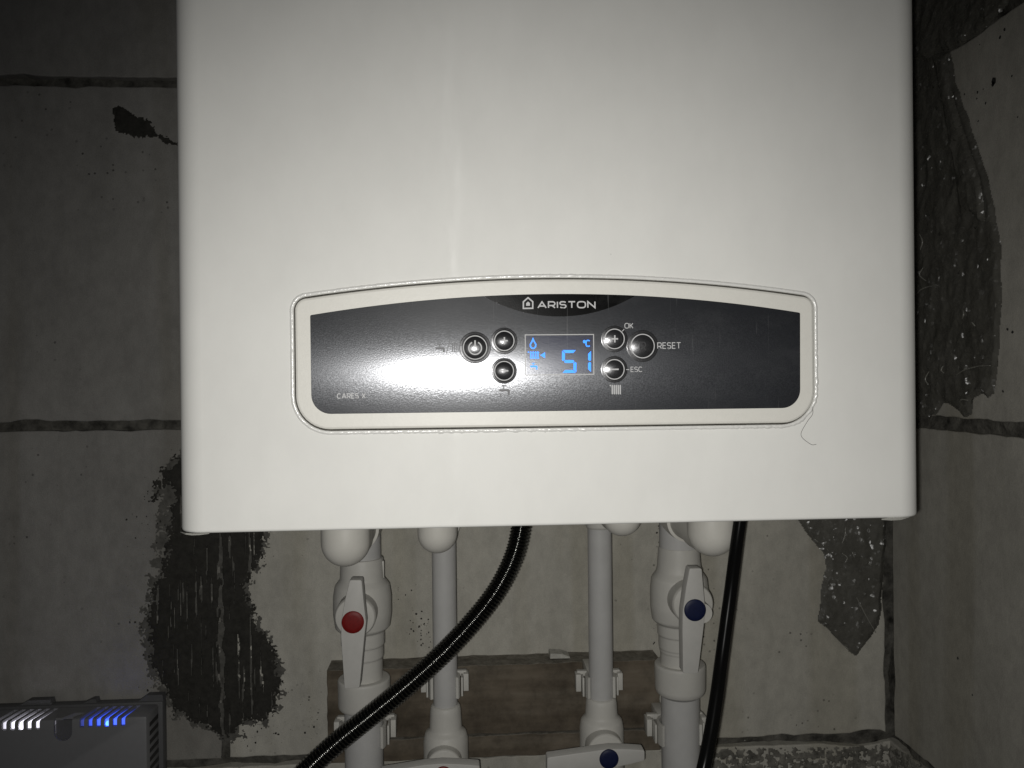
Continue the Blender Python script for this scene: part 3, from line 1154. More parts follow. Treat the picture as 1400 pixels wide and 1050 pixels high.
zl = at(767, 432.8, YP).z
drop = top_z(xa) - zl
Rl = (0.04 ** 2 + drop ** 2) / (2 * drop)
up_ = [(xa + (xb - xa) * k / 24, top_z(xa + (xb - xa) * k / 24)) for k in range(25)]
dn_ = [(xb + (xa - xb) * k / 30, zl + Rl - math.sqrt(Rl * Rl - (xb + (xa - xb) * k / 30 - XC) ** 2)) for k in range(1, 30)]
flat(bm, up_ + dn_, YP - 0.00006, 0.00005, px=False)
obj('name_tab', bm, MAT['tab'], panel, smooth=False)
text('maker_name', 'ARISTON', 734.5, 814, 411.8, 421.8, MAT['print'], panel, YP - 0.00016, 0.175, 0.33)
bm = bmesh.new()
yy = YP - 0.00016
line(bm, [pz(715.4, 421.8), pz(728.2, 421.6), pz(728.2, 412.6), pz(721.8, 407.2), pz(715.4, 412.8)], 1.9 * PX, yy, True)
flat(bm, [(719.2, 418.2), (724.4, 418.1), (724.4, 414.6), (721.8, 412.4), (719.2, 414.7)], yy, 0.00004)
obj('house_emblem', bm, MAT['print'], panel)
text('model_name', 'CARES X', 460.5, 500, 537.6, 545.0, MAT['print'], panel, weight=0.17, gap=0.34)
text('reset_lettering', 'RESET', 898.5, 931, 468.0, 476.9, MAT['print'], panel, weight=0.125, gap=0.32)
text('ok_lettering', 'OK', 853.6, 865.6, 441.6, 449.2, MAT['print'], panel, weight=0.13)
text('escape_lettering', 'ESC', 862.2, 878.6, 501.3, 508.6, MAT['print'], panel, weight=0.13)
bm = bmesh.new()
line(bm, [pz(849.2, 454.2), pz(853.2, 450.2)], 1.0 * PX)
line(bm, [pz(856.2, 505.3), pz(860.3, 505.3)], 1.0 * PX)
obj('pointer_line', bm, MAT['print'], panel)


def radiator_icon(bm, x0, x1, y0, y1, n, w, y=YP - 0.0001, dot=True):
    for k in range(n):
        x = x0 + (x1 - x0) * (k + (1.0 if dot else 0.5)) / (n + (0.5 if dot else 0))
        flat(bm, fillet_px(x - w / 2, x + w / 2, y0, y1, w * 0.45), y, 0.00005, px=False)
    if dot:
        c = pz(x0, y0 + 1)
        flat(bm, arc(c[0], c[1], w * 0.55 * PX, 0, 330, 11), y, 0.00005, px=False)


def fillet_px(xa_, xb_, ya_, yb_, r):
    a, b = pz(xa_, ya_), pz(xb_, yb_)
    return fillet([(a[0], b[1], r * PX), (b[0], b[1], r * PX), (b[0], a[1], r * PX), (a[0], a[1], r * PX)], 3)


def tap_icon(bm, cx, cy, s, y=YP - 0.0001):
    q = [(-1, 0.1), (-1, -0.35), (0.75, -0.35), (0.95, -0.15), (0.95, 0.75), (0.55, 0.75), (0.55, 0.1)]
    flat(bm, [(cx + a * s, cy + b * s) for a, b in q], y, 0.00005)
    flat(bm, [(cx - 0.25 * s, cy - 0.4 * s), (cx - 0.25 * s, cy - 0.85 * s), (cx - 0.05 * s, cy - 0.85 * s), (cx - 0.05 * s, cy - 0.4 * s)], y, 0.00005)
    flat(bm, [(cx - 0.6 * s, cy - 0.85 * s), (cx - 0.6 * s, cy - 1.05 * s), (cx + 0.3 * s, cy - 1.05 * s), (cx + 0.3 * s, cy - 0.85 * s)], y, 0.00005)


bm = bmesh.new()
radiator_icon(bm, 834.5, 849.5, 526.2, 539.2, 5, 1.9)
obj('radiator_icon', bm, MAT['print'], panel)
bm = bmesh.new()
tap_icon(bm, 690, 534.5, 7.5)
c = pz(684.5, 540)
flat(bm, arc(c[0], c[1], 1.2 * PX, 0, 330, 9), YP - 0.0001, 0.00005, px=False)
obj('tap_icon', bm, MAT['print_dim'], panel)
bm = bmesh.new()
tap_icon(bm, 602, 477, 6.5)
line(bm, [pz(610.5, 483), pz(615, 466)], 0.9 * PX)
radiator_icon(bm, 616, 630, 468.5, 481.5, 5, 1.4)
obj('mode_icon', bm, MAT['print_dim'], panel)

# display
bm = bmesh.new()
fr = [pz(718.0, 458.0), pz(811.4, 457.2), pz(811.4, 511.8), pz(718.0, 512.6)]
fx0, fx1 = fr[0][0], fr[1][0]
fz1, fz0 = (fr[0][1] + fr[1][1]) / 2, (fr[2][1] + fr[3][1]) / 2
line(bm, [(fx0, fz1), (fx1, fz1), (fx1, fz0), (fx0, fz0)], 1.15 * PX, closed=True)
disp = obj('display_frame', bm, MAT['print'], boiler)


def seg7(bm, x0, x1, y0, y1, which, t=3.9, g=0.8):
    ym = (y0 + y1) / 2
    h = t / 2
    S_ = {
        'a': [(x0 + g, y0), (x1 - g, y0), (x1 - t - g * .6, y0 + t), (x0 + t + g * .6, y0 + t)],
        'd': [(x0 + g, y1), (x1 - g, y1), (x1 - t - g * .6, y1 - t), (x0 + t + g * .6, y1 - t)],
        'g': [(x0 + h + g, ym), (x0 + t + g * .4, ym - h), (x1 - t - g * .4, ym - h), (x1 - h - g, ym), (x1 - t - g * .4, ym + h), (x0 + t + g * .4, ym + h)],
        'f': [(x0, y0 + g), (x0 + t, y0 + t + g * .8), (x0 + t, ym - h - g * .4), (x0 + h * .7, ym - g), (x0, ym - g - h * .6)],
        'b': [(x1, y0 + g), (x1 - t, y0 + t + g * .8), (x1 - t, ym - h - g * .4), (x1 - h * .7, ym - g), (x1, ym - g - h * .6)],
        'c': [(x1, y1 - g), (x1 - t, y1 - t - g * .8), (x1 - t, ym + h + g * .4), (x1 - h * .7, ym + g), (x1, ym + g + h * .6)],
        'e': [(x0, y1 - g), (x0 + t, y1 - t - g * .8), (x0 + t, ym + h + g * .4), (x0 + h * .7, ym + g), (x0, ym + g + h * .6)]}
    for k in which:
        flat(bm, S_[k], YP - 0.00012, 0.00006)


bm = bmesh.new()
seg7(bm, 768.4, 788.0, 478.6, 509.8, 'afgcd')
obj('temperature_digit', bm, MAT['lcd'], disp)
bm = bmesh.new()
seg7(bm, 790, 808.0, 479.2, 509.2, 'bc')
obj('temperature_digit', bm, MAT['lcd'], disp)
text('celsius_sign', 'oC', 797.0, 807.4, 464.6, 474.4, MAT['lcd'], disp, YP - 0.0001, 0.17, 0.22)
bm = bmesh.new()
fo = [(728.6, 463.2), (730.2, 467), (732.4, 470.5), (732.2, 474), (729.8, 476.4), (727.4, 476.2), (725.2, 474), (725.0, 470.8), (727.2, 467.2)]
fi = [(728.6, 469.6), (730.0, 472), (729.4, 474.2), (727.9, 474.2), (727.3, 472)]
line(bm, [pz(*p) for p in fo], 1.7 * PX, closed=True)
obj('flame_icon', bm, MAT['lcd'], disp)
bm = bmesh.new()
radiator_icon(bm, 722.5, 737.0, 480.4, 490.8, 4, 1.9)
flat(bm, [(725.0, 481.6), (737.2, 481.5), (737.2, 482.4), (725, 482.5)], YP - 0.00013, 0.00005)
flat(bm, [(725.0, 488.8), (737.2, 488.7), (737.2, 489.7), (725, 489.8)], YP - 0.00013, 0.00005)
flat(bm, [(738.6, 485.6), (745.2, 481.6), (745.2, 489.6)], YP - 0.0001, 0.00005)
obj('heating_icon', bm, MAT['lcd'], disp)
bm = bmesh.new()
tap_icon(bm, 730, 501.5, 5.0)
obj('hot_water_icon', bm, MAT['lcd'], disp)


bm = bmesh.new()
flat(bm, [(fx0 + 0.0006, fz1 - 0.0006), (fx1 - 0.0006, fz1 - 0.0006), (fx1 - 0.0006, fz0 + 0.0006), (fx0 + 0.0006, fz0 + 0.0006)], YP - 0.00003, 0.00002, px=False)
gl = film_mat('display_glass', (0.008, 0.009, 0.013), (0.60, 0.61, 0.64), 0.05, an=0.54, wide=0.003)
gp = gl.node_tree.nodes['Principled BSDF']
gp.inputs['Emission Color'].default_value = (0.0, 0.05, 0.6, 1)
gp.inputs['Emission Strength'].default_value = 0.03
obj('display_glass', bm, gl, disp, smooth=False)


# push buttons: domes pressed up through the foil
def button(px, py, rpx, h, symbol, ringed=True, square=False, dim=False):
    c = at(px, py, YP)
    r = rpx * PX
    prof = [(-0.0001, r * 1.42), (0.00001, r * 1.34), (h * 0.05, r * 1.22), (h * 0.12, r * 1.10), (h * 0.20, r * 1.02)]
    for k in range(1, 15):
        q = 1.0 - k / 14
        prof.append((h * (0.20 + 0.80 * (1 - q * q)), r * 1.0 * q))
    bm = bmesh.new()
    lathe(bm, c, (0, -1, 0), [(t, q if q > 1e-6 else 0) for t, q in prof], 48)
    b = obj('button', bm, MAT['button'], boiler, auto=None)
    if ringed:
        bm = bmesh.new()
        rr = r * 0.99
        line(bm, arc(c.x, c.z, rr, 0, 351, 39), 1.25 * PX, c.y - h * 0.26 - 0.00010, True)
        obj('button_ring', bm, MAT['print_dim'] if dim else MAT['print'], b)
    bm = bmesh.new()
    ys = c.y - h - 0.00012
    if symbol == '+':
        line(bm, [(c.x - 4.6 * PX, c.z), (c.x + 4.6 * PX, c.z)], 2.0 * PX, ys)
        line(bm, [(c.x, c.z - 4.9 * PX), (c.x, c.z + 4.9 * PX)], 2.0 * PX, ys - 0.00003)
    elif symbol == '-':
        line(bm, [(c.x - 5.6 * PX, c.z), (c.x + 5.6 * PX, c.z)], 2.0 * PX, ys)
    elif symbol == 'p':
        line(bm, arc(c.x, c.z - 0.8 * PX, 8.6 * PX, 118, 422, 36), 1.7 * PX, ys)
        line(bm, [(c.x, c.z + 0.5 * PX), (c.x, c.z + 9.6 * PX)], 2.0 * PX, ys)
    if symbol == 'r':
        bm.free()
        text('button_symbol', 'R', px - 4.2, px + 4.6, py - 6, py + 6.6, MAT['print_dark'], b, ys, 0.13)
    else:
        obj('button_symbol', bm, MAT['print'] if not dim else MAT['print_dim'], b)
    return b


bp = button(649.5, 475.2, 16.0, 0.0012, 'p')
bp['label'] = 'large button with a power sign'
button(689.4, 466.0, 13.4, 0.0011, '+')['label'] = 'left plus button'
button(689.2, 507.0, 13.0, 0.0011, '-')['label'] = 'left minus button'
button(840.0, 463.4, 13.6, 0.0008, '+')['label'] = 'right plus button'
button(840.0, 505.0, 13.6, 0.0008, '-')['label'] = 'right minus button'
button(878.4, 473.2, 16.4, 0.00085, 'r')['label'] = 'round reset button with a dim letter'

# the foil leans forward by about a degree in its frame; everything printed on it goes with it
zc_ = (z_bot + z_mid) / 2 - wloc(boiler).z


def lean(o):
    for v in o.data.vertices:
        v.co.y -= (v.co.z - zc_) * 0.018
    for ch in o.children:
        lean(ch)


for o in list(boiler.children):
    if o.name.split('.')[0] in ('control_panel', 'display_frame', 'button'):
        lean(o)

# curled ends of the protective film at the two lower corners
def curl(bm, pts, w, out):
    P = [at(x, y, FRONT + d) for x, y, d in pts]
    A = [bm.verts.new(p) for p in P]
    B = [bm.verts.new(p + Vector((0, out * (0.4 + 0.6 * math.sin(i)), -w * math.sin(math.pi * (i + 0.4) / (len(P)))))) for i, p in enumerate(P)]
    for i in range(len(P) - 1):
        bm.faces.new((A[i], A[i + 1], B[i + 1], B[i]))


for c_pts, cw, co_ in (([(1205, 709.3, .001), (1217, 707.3, .0005), (1230, 705.4, .001), (1242, 703.0, .004), (1250, 700.0, .009)], 0.0020, -0.0012),
                       ([(247, 727.0, .006), (254, 728.6, .001), (263, 729.2, .0004), (274, 729.2, .0008), (286, 728.9, .001)], 0.0009, -0.0008)):
    bm = bmesh.new()
    curl(bm, c_pts, cw, co_)
    obj('film_edge', bm, MAT['peel'], boiler)

bm = bmesh.new()
for k, (a, b_, w_) in enumerate([((250.5, 209), (246.8, 229), 1.1), ((247.0, 227), (245.8, 237), 1.4), ((252.5, 208), (251.0, 216), 0.8)]):
    p, q = at(*a, FRONT + 0.0072), at(*b_, FRONT + 0.0088)
    tube(bm, [p, p.lerp(q, 0.5) + Vector((0.0002, 0, 0)), q], 0.0003 * w_, 5)
tag(obj('scuff', bm, simple('rusty_scuff', (0.22, 0.15, 0.08), 0.8), boiler), kind='stuff')

# a hair stuck below the panel's lower right corner
hp = spline([at(x, y, FRONT - 0.0006 - k * 0.0001) for k, (x, y) in enumerate([(1111, 556), (1111, 566), (1104, 576), (1096, 590), (1096, 597), (1102, 603), (1110, 608), (1116, 607.5)])], 8)
bm = bmesh.new()
tube(bm, hp, 0.00012, 5)
obj_top('hair', bm, MAT['hair'], at(1104, 580, FRONT), 'thin dark hair curling below the lower right corner of the control panel', 'hair')

# ================================================================== PIPES AND VALVES
PG = 'white plastic pipes below the boiler'


def along(cx, Y, prof, bm, n=44):
    """prof: (photo y, half width in photo pixels) down a vertical axis"""
    c = at(cx, prof[0][0], Y)
    ax = at(cx, 860, Y)
    out = []
    for py, h in prof:
        p = at(cx, py, Y)
        out.append((ax.z - p.z, rad(h, p)))
    lathe(bm, Vector((ax.x, Y, ax.z)), (0, 0, -1), out, n)
    return bm


def rounded(prof, r=1.0):
    """soften every corner of a lathe profile by r photo pixels"""
    out = [prof[0]]
    for i in range(1, len(prof) - 1):
        a, b, c = Vector(prof[i - 1]), Vector(prof[i]), Vector(prof[i + 1])
        d1, d2 = a - b, c - b
        k1, k2 = min(r, d1.length * 0.45), min(r, d2.length * 0.45)
        p, q = b + d1.normalized() * k1, b + d2.normalized() * k2
        out += [tuple(p), tuple((p + q) / 4 + b / 2), tuple(q)]
    out.append(prof[-1])
    return out


def elbow(parent, bx, by, hpx, Yb, axis_x, Yaxis, top_y, label=None):
    """stub from the boiler, rounded corner towards the viewer, arm running back to the riser"""
    bm = bmesh.new()
    c = at(bx, by, Yb)
    r = rad(hpx, c)
    prof = [(-0.055, r * 0.86), (-0.024, r * 0.86), (-0.0235, r * 0.98), (-0.023, r), (0.0, r)]
    for k in range(1, 13):
        w = math.pi / 2 * k / 12
        prof.append((r * math.sin(w), r * math.cos(w) if k < 12 else 0))
    lathe(bm, c, (0, 0, -1), prof, 44)
    o = obj('elbow', bm, MAT['elbow'], parent, auto=40)
    e = at(axis_x, by, Yaxis)
    e = Vector((e.x, Yaxis, c.z))
    bm = bmesh.new()
    d = (e - c)
    ln = d.length
    lathe(bm, c, d, [(0.0, r * 0.97), (r * 1.1, r * 0.97), (r * 1.14, r * 0.86), (ln * 0.7, r * 0.86), (ln * 0.7 + 0.001, r * 0.98), (ln, r * 0.98)], 40)
    obj('elbow_arm', bm, MAT['elbow'], o, auto=40)
    return o


def lever(parent, outline_px, Yf, thick, cap, mat_cap, flange, Ybody, off_z=0.0):
    """tapered handle standing off the valve on a round boss"""
    bm = bmesh.new()
    c = at(flange[0], flange[1], Ybody)
    r = rad(flange[2], c)
    ln = Ybody - (Yf + thick)
    lathe(bm, c, (0, -1, 0), rounded([(-0.006, r), (ln * 0.36, r), (ln * 0.42, r * 0.93), (ln * 0.42 + .0006, r * 0.50), (ln + 0.001, r * 0.45)], 0.0005), 40)
    obj('boss', bm, MAT['ppr'], parent, auto=40)
    bm = bmesh.new()
    poly = px_poly(outline_px, Yf)
    prism_xz(bm, fillet([(x, z, 0.0016) for x, z in poly], 4), Yf, Yf + thick, 0.0007)
    h = obj('handle', bm, MAT['lever'], parent, auto=40)
    cc = at(cap[0], cap[1], Yf)
    rc = rad(cap[2], cc)
    bm = bmesh.new()
    lathe(bm, cc, (0, -1, 0), [(-0.001, rc), (0.0008, rc), (0.0012, rc * 0.94), (0.0015, rc * 0.6), (0.0016, 0)], 36)
    obj('cap', bm, mat_cap, h, auto=50)


def clip_thing(cx, cy, Y, r, label, src=None):
    """open pipe clip screwed to the board: base, two springy jaws, ears"""
    c = at(cx, cy, Y)
    t = thing('pipe_clip', c, label, 'pipe clip', 'white clips holding the pipes')
    hh = 0.0088
    back_y = WALL - 0.027
    bm = bmesh.new()
    add_box(bm, (c.x - r * 0.9, c.y + r * 0.93, c.z - hh), (c.x + r * 0.9, back_y, c.z + hh), 0.0006)
    obj('clip_base', bm, MAT['ppr'], t, auto=40)
    for s in (-1, 1):
        bm = bmesh.new()
        pts = []
        for k in range(11):
            w = R(-72 + 100 * k / 10)       # from behind the pipe round to its front quarter
            pts.append((s * math.cos(w), -math.sin(w)))
        prof = [(x * (r + 0.0006), y * (r + 0.0006)) for x, y in pts] + [(x * (r + 0.0030), y * (r + 0.0030)) for x, y in reversed(pts)]
        prism_xz(bm, [(c.x + x, c.y + y) for x, y in prof], c.z - hh, c.z + hh)
        for v in bm.verts:
            v.co = Vector((v.co.x, v.co.z, v.co.y))
        xs = c.x + s * (r + 0.0036)
        add_box(bm, (min(xs, xs + s * 0.0016), c.y - r * 0.10, c.z - hh), (max(xs, xs + s * 0.0016), c.y + r * 0.85, c.z + hh * 0.8), 0.0003)
        obj('jaw', bm, MAT['ppr'], t, auto=40)
        bm = bmesh.new()
        xe = c.x + s * (r + 0.0078)
        add_box(bm, (xe - 0.0022, c.y + r * 0.45, c.z - hh * 0.75), (xe + 0.0022, c.y + r * 0.9 + 0.0052, c.z + hh * 0.9), 0.0004)
        add_box(bm, (c.x + s * r * 0.8 - 0.002 * (s < 0), c.y + r * 0.9, c.z + hh * 0.55), (xe + s * 0.0005, c.y + r * 0.9 + 0.005, c.z + hh * 1.05), 0.0003) if s < 0 else \
            add_box(bm, (c.x + r * 0.8, c.y + r * 0.9, c.z + hh * 0.55), (xe + 0.0005, c.y + r * 0.9 + 0.005, c.z + hh * 1.05), 0.0003)
        obj('ear', bm, MAT['ppr'], t, auto=40)
    return t


# --- left riser with the red cap
Y1 = 0.672
p1 = thing('water_pipe', at(496, 1050, Y1), 'thick white riser with an upright red-capped valve, crossed by the hose', 'pipe', PG)
elbow(p1, 472.5, 741, 33, 0.600, 494, Y1, 700)
for run in ([(560, 25.5), (700, 25.5), (765, 25.5)], [(968, 26), (1380, 26)]):
    b = bmesh.new()
    along(496, Y1, run, b)
    obj('pipe', b, MAT['pipe'], p1, auto=40)
b = bmesh.new()
along(496, Y1, rounded([(762, 24), (762, 28.5), (785, 30), (790, 30), (799, 37), (815, 39.5), (838, 39.5), (856, 37), (861, 31), (861, 29.5), (880, 29.5), (881, 28), (897, 28), (898, 26.5), (930, 26.5)], 2.2), b)
obj('valve_body', b, MAT['ppr'], p1, auto=40)
b = bmesh.new()
along(497, Y1, rounded([(926, 24), (926, 34.5), (929, 35.5), (962, 35), (966, 33.5), (966, 25)], 1.5), b)
obj('coupling', b, MAT['ppr'], p1, auto=40)
b = bmesh.new()
c = at(523, 778, Y1 - 0.002)
add_box(b, c + Vector((-0.001, -0.002, -0.007)), c + Vector((0.0014, 0.002, 0.007)), 0.0004)
obj('seam', b, MAT['ppr'], p1)
lever(p1, [(478, 793), (494.5, 793), (497, 820), (500.5, 851), (498, 872), (491.5, 941), (471, 942), (466, 872), (466.5, 850), (472, 818)], 0.601, 0.0105, (482.5, 850.5, 15.2), MAT['red'],
      (489, 836, 27.5), 0.652)

# --- second riser, thin, lying valve with a red cap at the bottom edge
Y2 = 0.672
p2 = thing('water_pipe', at(608, 1050, Y2), 'thin white pipe left of centre, running behind the hose into a lying red-capped valve', 'pipe', PG)
elbow(p2, 598, 729, 27, 0.612, 607, Y2, 700)
b = bmesh.new()
along(608, Y2, [(560, 16.5), (700, 16.5), (975, 16.5)], b)
obj('pipe', b, MAT['pipe'], p2, auto=40)
b = bmesh.new()
along(608, Y2, rounded([(962, 15), (963, 19.5), (970, 21), (995, 22), (1000, 28), (1010, 30.5), (1060, 30.5), (1070, 24), (1110, 22)], 2.2), b)
obj('valve_body', b, MAT['ppr'], p2, auto=40)
b = bmesh.new()
along(608, Y2, [(1108, 16.5), (1380, 16.5)], b)
obj('pipe', b, MAT['pipe'], p2, auto=40)
lever(p2, [(519, 1056), (580, 1046), (605, 1044), (630, 1045), (656, 1047), (656, 1062), (630, 1070), (605, 1072), (580, 1072), (519, 1072)], 0.622, 0.0100, (606, 1060.5, 13), MAT['red'],
      (607.5, 1042, 24), 0.655)

# --- third riser, thin, lying valve with a blue cap
p3 = thing('water_pipe', at(821, 1050, Y2), 'thin white pipe right of centre ending in a lying blue-capped valve', 'pipe', PG)
elbow(p3, 850, 706, 26.5, 0.612, 822, Y2, 700)
b = bmesh.new()
along(821, Y2, [(560, 16.4), (700, 16.4), (965, 16.4)], b)
obj('pipe', b, MAT['pipe'], p3, auto=40)
b = bmesh.new()
along(821, Y2, rounded([(690, 16), (690, 19), (719, 19), (722, 17), (722, 15)], 1.0), b)
obj('collar', b, MAT['ppr'], p3, auto=40)
b = bmesh.new()
along(821, Y2, rounded([(952, 15), (953, 19.5), (958, 21), (977, 22), (983, 28), (994, 30), (1050, 30), (1060, 24), (1110, 22)], 2.2), b)
obj('valve_body', b, MAT['ppr'], p3, auto=40)
b = bmesh.new()
along(821, Y2, [(1108, 16.4), (1380, 16.4)], b)
obj('pipe', b, MAT['pipe'], p3, auto=40)
lever(p3, [(748, 1036), (790, 1030), (833, 1024), (860, 1024.5), (881.5, 1026), (881.5, 1040), (862, 1045), (833, 1051), (800, 1056), (748, 1060)], 0.622, 0.0100, (832.5, 1037.5, 13.2), MAT['blue'],
      (826, 1022, 25), 0.655)

# --- right riser with the blue cap
p4 = thing('water_pipe', at(929, 1050, Y1), 'thick white riser with an upright blue-capped valve beside the black cable', 'pipe', PG)
elbow(p4, 973, 727, 33, 0.600, 929, Y1, 700)
for run in ([(560, 26), (700, 26), (752, 26.5)], [(950, 26), (1380, 26)]):
    b = bmesh.new()
    along(929, Y1, run, b)
    obj('pipe', b, MAT['pipe'], p4, auto=40)
b = bmesh.new()
along(929, Y1, rounded([(747, 24), (747, 27.5), (752, 28), (772, 29.5), (780, 31), (789, 37.5), (806, 39.5), (828, 39.5), (846, 37), (851, 31), (851, 30), (866, 30), (867, 28.5), (884, 28.5), (885, 27.5), (889, 27.5), (890, 26.5), (915, 26.5)], 2.0), b)
obj('valve_body', b, MAT['ppr'], p4, auto=40)
b = bmesh.new()
along(929, Y1, rounded([(906, 24), (906, 33.5), (909, 34.5), (940, 34), (946, 32), (947, 25)], 1.5), b)
obj('coupling', b, MAT['ppr'], p4, auto=40)
lever(p4, [(943, 777), (959.5, 777), (962, 805), (964.5, 834), (962, 860), (954.5, 921), (934, 921), (933, 860), (933.5, 836), (938, 803)], 0.601, 0.0105, (950, 834, 15), MAT['blue'],
      (940, 819, 28), 0.652)

clip_thing(497.5, 1004, Y1, rad(26, at(497, 1004, Y1)), 'pipe clip on the thick riser at the lower left, half under the hose')
clip_thing(608, 938, Y2, rad(16.5, at(608, 938, Y2)), 'pipe clip on the thin pipe directly under the hose crossing')
clip_thing(821, 937, Y2, rad(16.4, at(821, 937, Y2)), 'pipe clip on the thin pipe right of centre, above its valve')
clip_thing(929, 1000, Y1, rad(26, at(929, 1000, Y1)), 'pipe clip on the thick riser beside the black cable')

# ------------------------------------------------------------------ hose and cable
hpts = [(716, 640, .590), (715, 690, .590), (712, 722, .588), (702, 762, .585), (680, 806, .580), (648, 848, .575), (606, 893, .570), (556, 938, .566), (506, 979, .562), (460, 1016, .558), (424, 1049, .555), (370, 1105, .55), (330, 1150, .545), (250, 1250, .54), (190, 1390, .54)]
path = resample(spline([at(*p) for p in hpts], 24), 0.00042)
pitch = 0.00252
bm = bmesh.new()
tube(bm, path, lambda i, d: 0.0071 + 0.00050 * math.sin(2 * math.pi * d / pitch) + 0.0001 * math.sin(4 * math.pi * d / pitch), 28)
obj_top('corrugated_hose', bm, MAT['steel'], at(640, 857, .573), 'dark shiny corrugated metal hose curving from the boiler to the lower left', 'hose', auto=None)
cpts = [(1017, 650, .59), (1013, 700, .585), (1007, 745, .580), (1000, 800, .570), (992, 860, .562), (986, 905, .555), (980, 950, .545), (972, 1000, .535), (962, 1050, .525), (950, 1100, .52), (940, 1140, .515), (926, 1240, .51), (918, 1390, .51)]
path = resample(spline([at(*p) for p in cpts], 24), 0.002)
bm = bmesh.new()
tube(bm, path, 0.0047, 24)
obj_top('power_cable', bm, MAT['rubber'], at(990, 870, .56), 'smooth black cable hanging from the boiler right of the blue-capped riser', 'cable', auto=None)

# ================================================================== GREY BOX WITH TWO GLOWING VENTS
YF = 0.700                       # its front
zt = at(140, 981.6, YF).z
xr_ = at(200.5, 985, YF).x
xl_ = xr_ - 0.20
zb_ = zt - 0.12
YB = WALL - 0.0015
box = thing('vented_box', Vector(((xl_ + xr_) / 2, YB, zb_)), 'grey plastic wall box with white and blue lit vent slots at the lower left', 'control box')


def boolean(base, cutters):
    """subtract the cutter bmeshes from the base bmesh; returns a fresh bmesh"""
    def mk(b):
        me = bpy.data.meshes.new('t')
        bmesh.ops.recalc_face_normals(b, faces=b.faces)
        b.to_mesh(me)
        b.free()
        o = bpy.data.objects.new('t', me)
        COL.objects.link(o)
        return o
    o = mk(base)
    cs = [mk(c_) for c_ in cutters]
    for c_ in cs:
        m = o.modifiers.new('b', 'BOOLEAN')
        m.operation = 'DIFFERENCE'
        m.solver = 'EXACT'
        m.object = c_
    bm = bmesh.new()
    dg = DG()
    bm.from_object(o, dg)
    for t in [o] + cs:
        me = t.data
        bpy.data.objects.remove(t)
        bpy.data.meshes.remove(me)
    return bm


base = bmesh.new()
add_box(base, (xl_, YF, zb_), (xr_, YB - 0.010, zt), 0.0025, 2)
inner = bmesh.new()
add_box(inner, (xl_ + 0.002, YF + 0.002, zb_ + 0.002), (xr_ - 0.002, YB - 0.012, zt - 0.002))
cut = [inner]
SP = 0.0068
groups = [at(51, 992, YF).x, at(168, 989, YF).x]         # last slot of each group
for gx in groups:
    for k in range(6):
        cx = gx - SP * k
        c_ = bmesh.new()
        # the slot runs over the front edge: a slanted run on top, an upright run in front
        q = [(cx - 0.0018, YF - 0.004), (cx + 0.0018, YF - 0.004), (cx + 0.0018, YF + 0.001), (cx + 0.0056, YF + 0.0245), (cx + 0.0018, YF + 0.0245), (cx - 0.0018, YF + 0.0012)]
        prism_xz(c_, q, zt - 0.0075, zt + 0.004)
        for v in c_.verts:
            v.co = Vector((v.co.x, v.co.z, v.co.y))
        cut.append(c_)
# finger notch in the front edge
c_ = bmesh.new()
nx = at(86, 990, YF).x
q = arc(0, 0, 0.0075, 180, 360, 12) + [(0.0075, 0.02), (-0.0075, 0.02)]
prism_xz(c_, [(nx + a, zt - 0.011 + b_) for a, b_ in q], YF - 0.004, YF + 0.0035)
cut.append(c_)
c_ = bmesh.new()
prism_xz(c_, [(nx - 0.004, YF + 0.001), (nx + 0.0045, YF + 0.001), (nx + 0.013, YF + 0.013), (nx + 0.004, YF + 0.013)], zt - 0.004, zt + 0.004)
for v in c_.verts:
    v.co = Vector((v.co.x, v.co.z, v.co.y))
cut.append(c_)
obj('housing', boolean(base, cut), MAT['box'], box, auto=30)
bm = bmesh.new()
add_box(bm, (xl_ - 0.002, YB - 0.010, zb_), (xr_ + 0.0030, YB, zt + 0.0012), 0.0012)
for xa_, xb_, h_ in ((at(32, 960, YB).x, at(77, 960, YB).x, 0.0055), (at(118, 960, YB).x, at(138, 960, YB).x, 0.0045), (at(193, 960, YB).x, xr_ + 0.0030, 0.0065)):
    prism_xz(bm, [(xa_, zt + 0.001), (xb_, zt + 0.001), (xb_ - 0.001, zt + h_), (xa_ + 0.008, zt + h_)], YB - 0.008, YB - 0.0005)
obj('back_plate', bm, MAT['plate'], box, auto=30)
bm = bmesh.new()
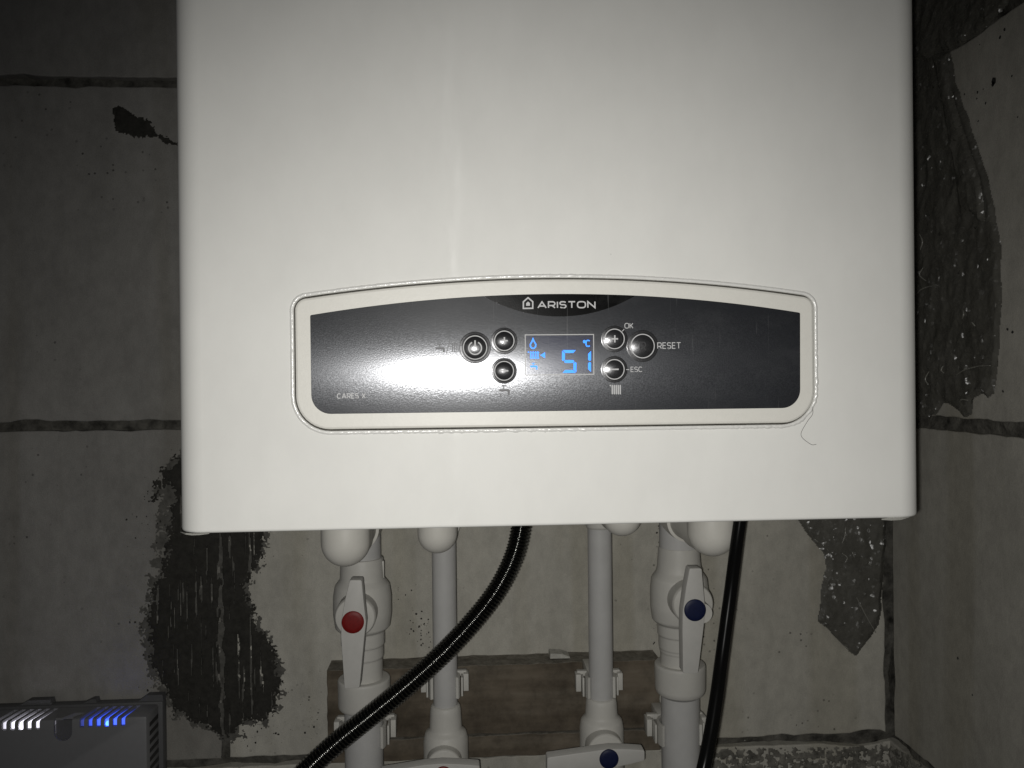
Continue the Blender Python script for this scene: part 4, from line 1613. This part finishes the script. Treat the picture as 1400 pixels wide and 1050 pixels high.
for k in range(7):
    z = zt - 0.010 - 0.0075 * k
    add_box(bm, (xr_ - 0.0006, YF + 0.006, z - 0.0018), (xr_ + 0.0003, YB - 0.013, z + 0.0018))
obj('side_vent', bm, MAT['box_dark'], box)
bm = bmesh.new()
add_box(bm, (nx - 0.0105, YF + 0.0100, zt - 0.024), (nx + 0.0150, YF + 0.0112, zt - 0.0044))
obj('notch_web', bm, MAT['plate'], box)  # darker plastic here puts the notch's shade into the colour
for gx, col_, nm in ((groups[0], (0.90, 0.87, 1.0), 'white'), (groups[1], (0.035, 0.10, 1.0), 'blue')):
    led = Vector((gx - SP * 2, YF + 0.0036, zt - 0.0062))
    bm = bmesh.new()
    bmesh.ops.create_icosphere(bm, subdivisions=3, radius=0.0022, matrix=Matrix.Translation(led))
    lamp_m = emit(nm + '_led', col_, 9)
    tag(obj('indicator_lamp', bm, lamp_m, box), nm + ' lamp')
    # added glowing block under the slots; emission gradient imitates lamp light scattering inside
    m, nt, p = new_mat(nm + '_slot_glow')
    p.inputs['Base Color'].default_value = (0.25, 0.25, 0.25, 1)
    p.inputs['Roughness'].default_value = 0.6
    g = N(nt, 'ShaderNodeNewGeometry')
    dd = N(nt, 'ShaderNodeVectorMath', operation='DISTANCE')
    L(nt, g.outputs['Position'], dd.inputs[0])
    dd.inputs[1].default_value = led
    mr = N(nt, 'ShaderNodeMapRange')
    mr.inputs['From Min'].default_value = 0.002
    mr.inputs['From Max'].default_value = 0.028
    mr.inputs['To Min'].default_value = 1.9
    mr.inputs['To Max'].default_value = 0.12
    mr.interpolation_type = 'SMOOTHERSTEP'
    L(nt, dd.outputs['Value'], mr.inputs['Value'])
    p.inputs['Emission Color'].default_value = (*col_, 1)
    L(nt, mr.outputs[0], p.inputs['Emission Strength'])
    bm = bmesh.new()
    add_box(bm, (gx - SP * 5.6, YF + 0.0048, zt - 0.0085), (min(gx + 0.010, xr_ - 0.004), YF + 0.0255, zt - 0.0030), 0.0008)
    tag(obj('slot_glow', bm, m, box), nm + ' added slot glow')
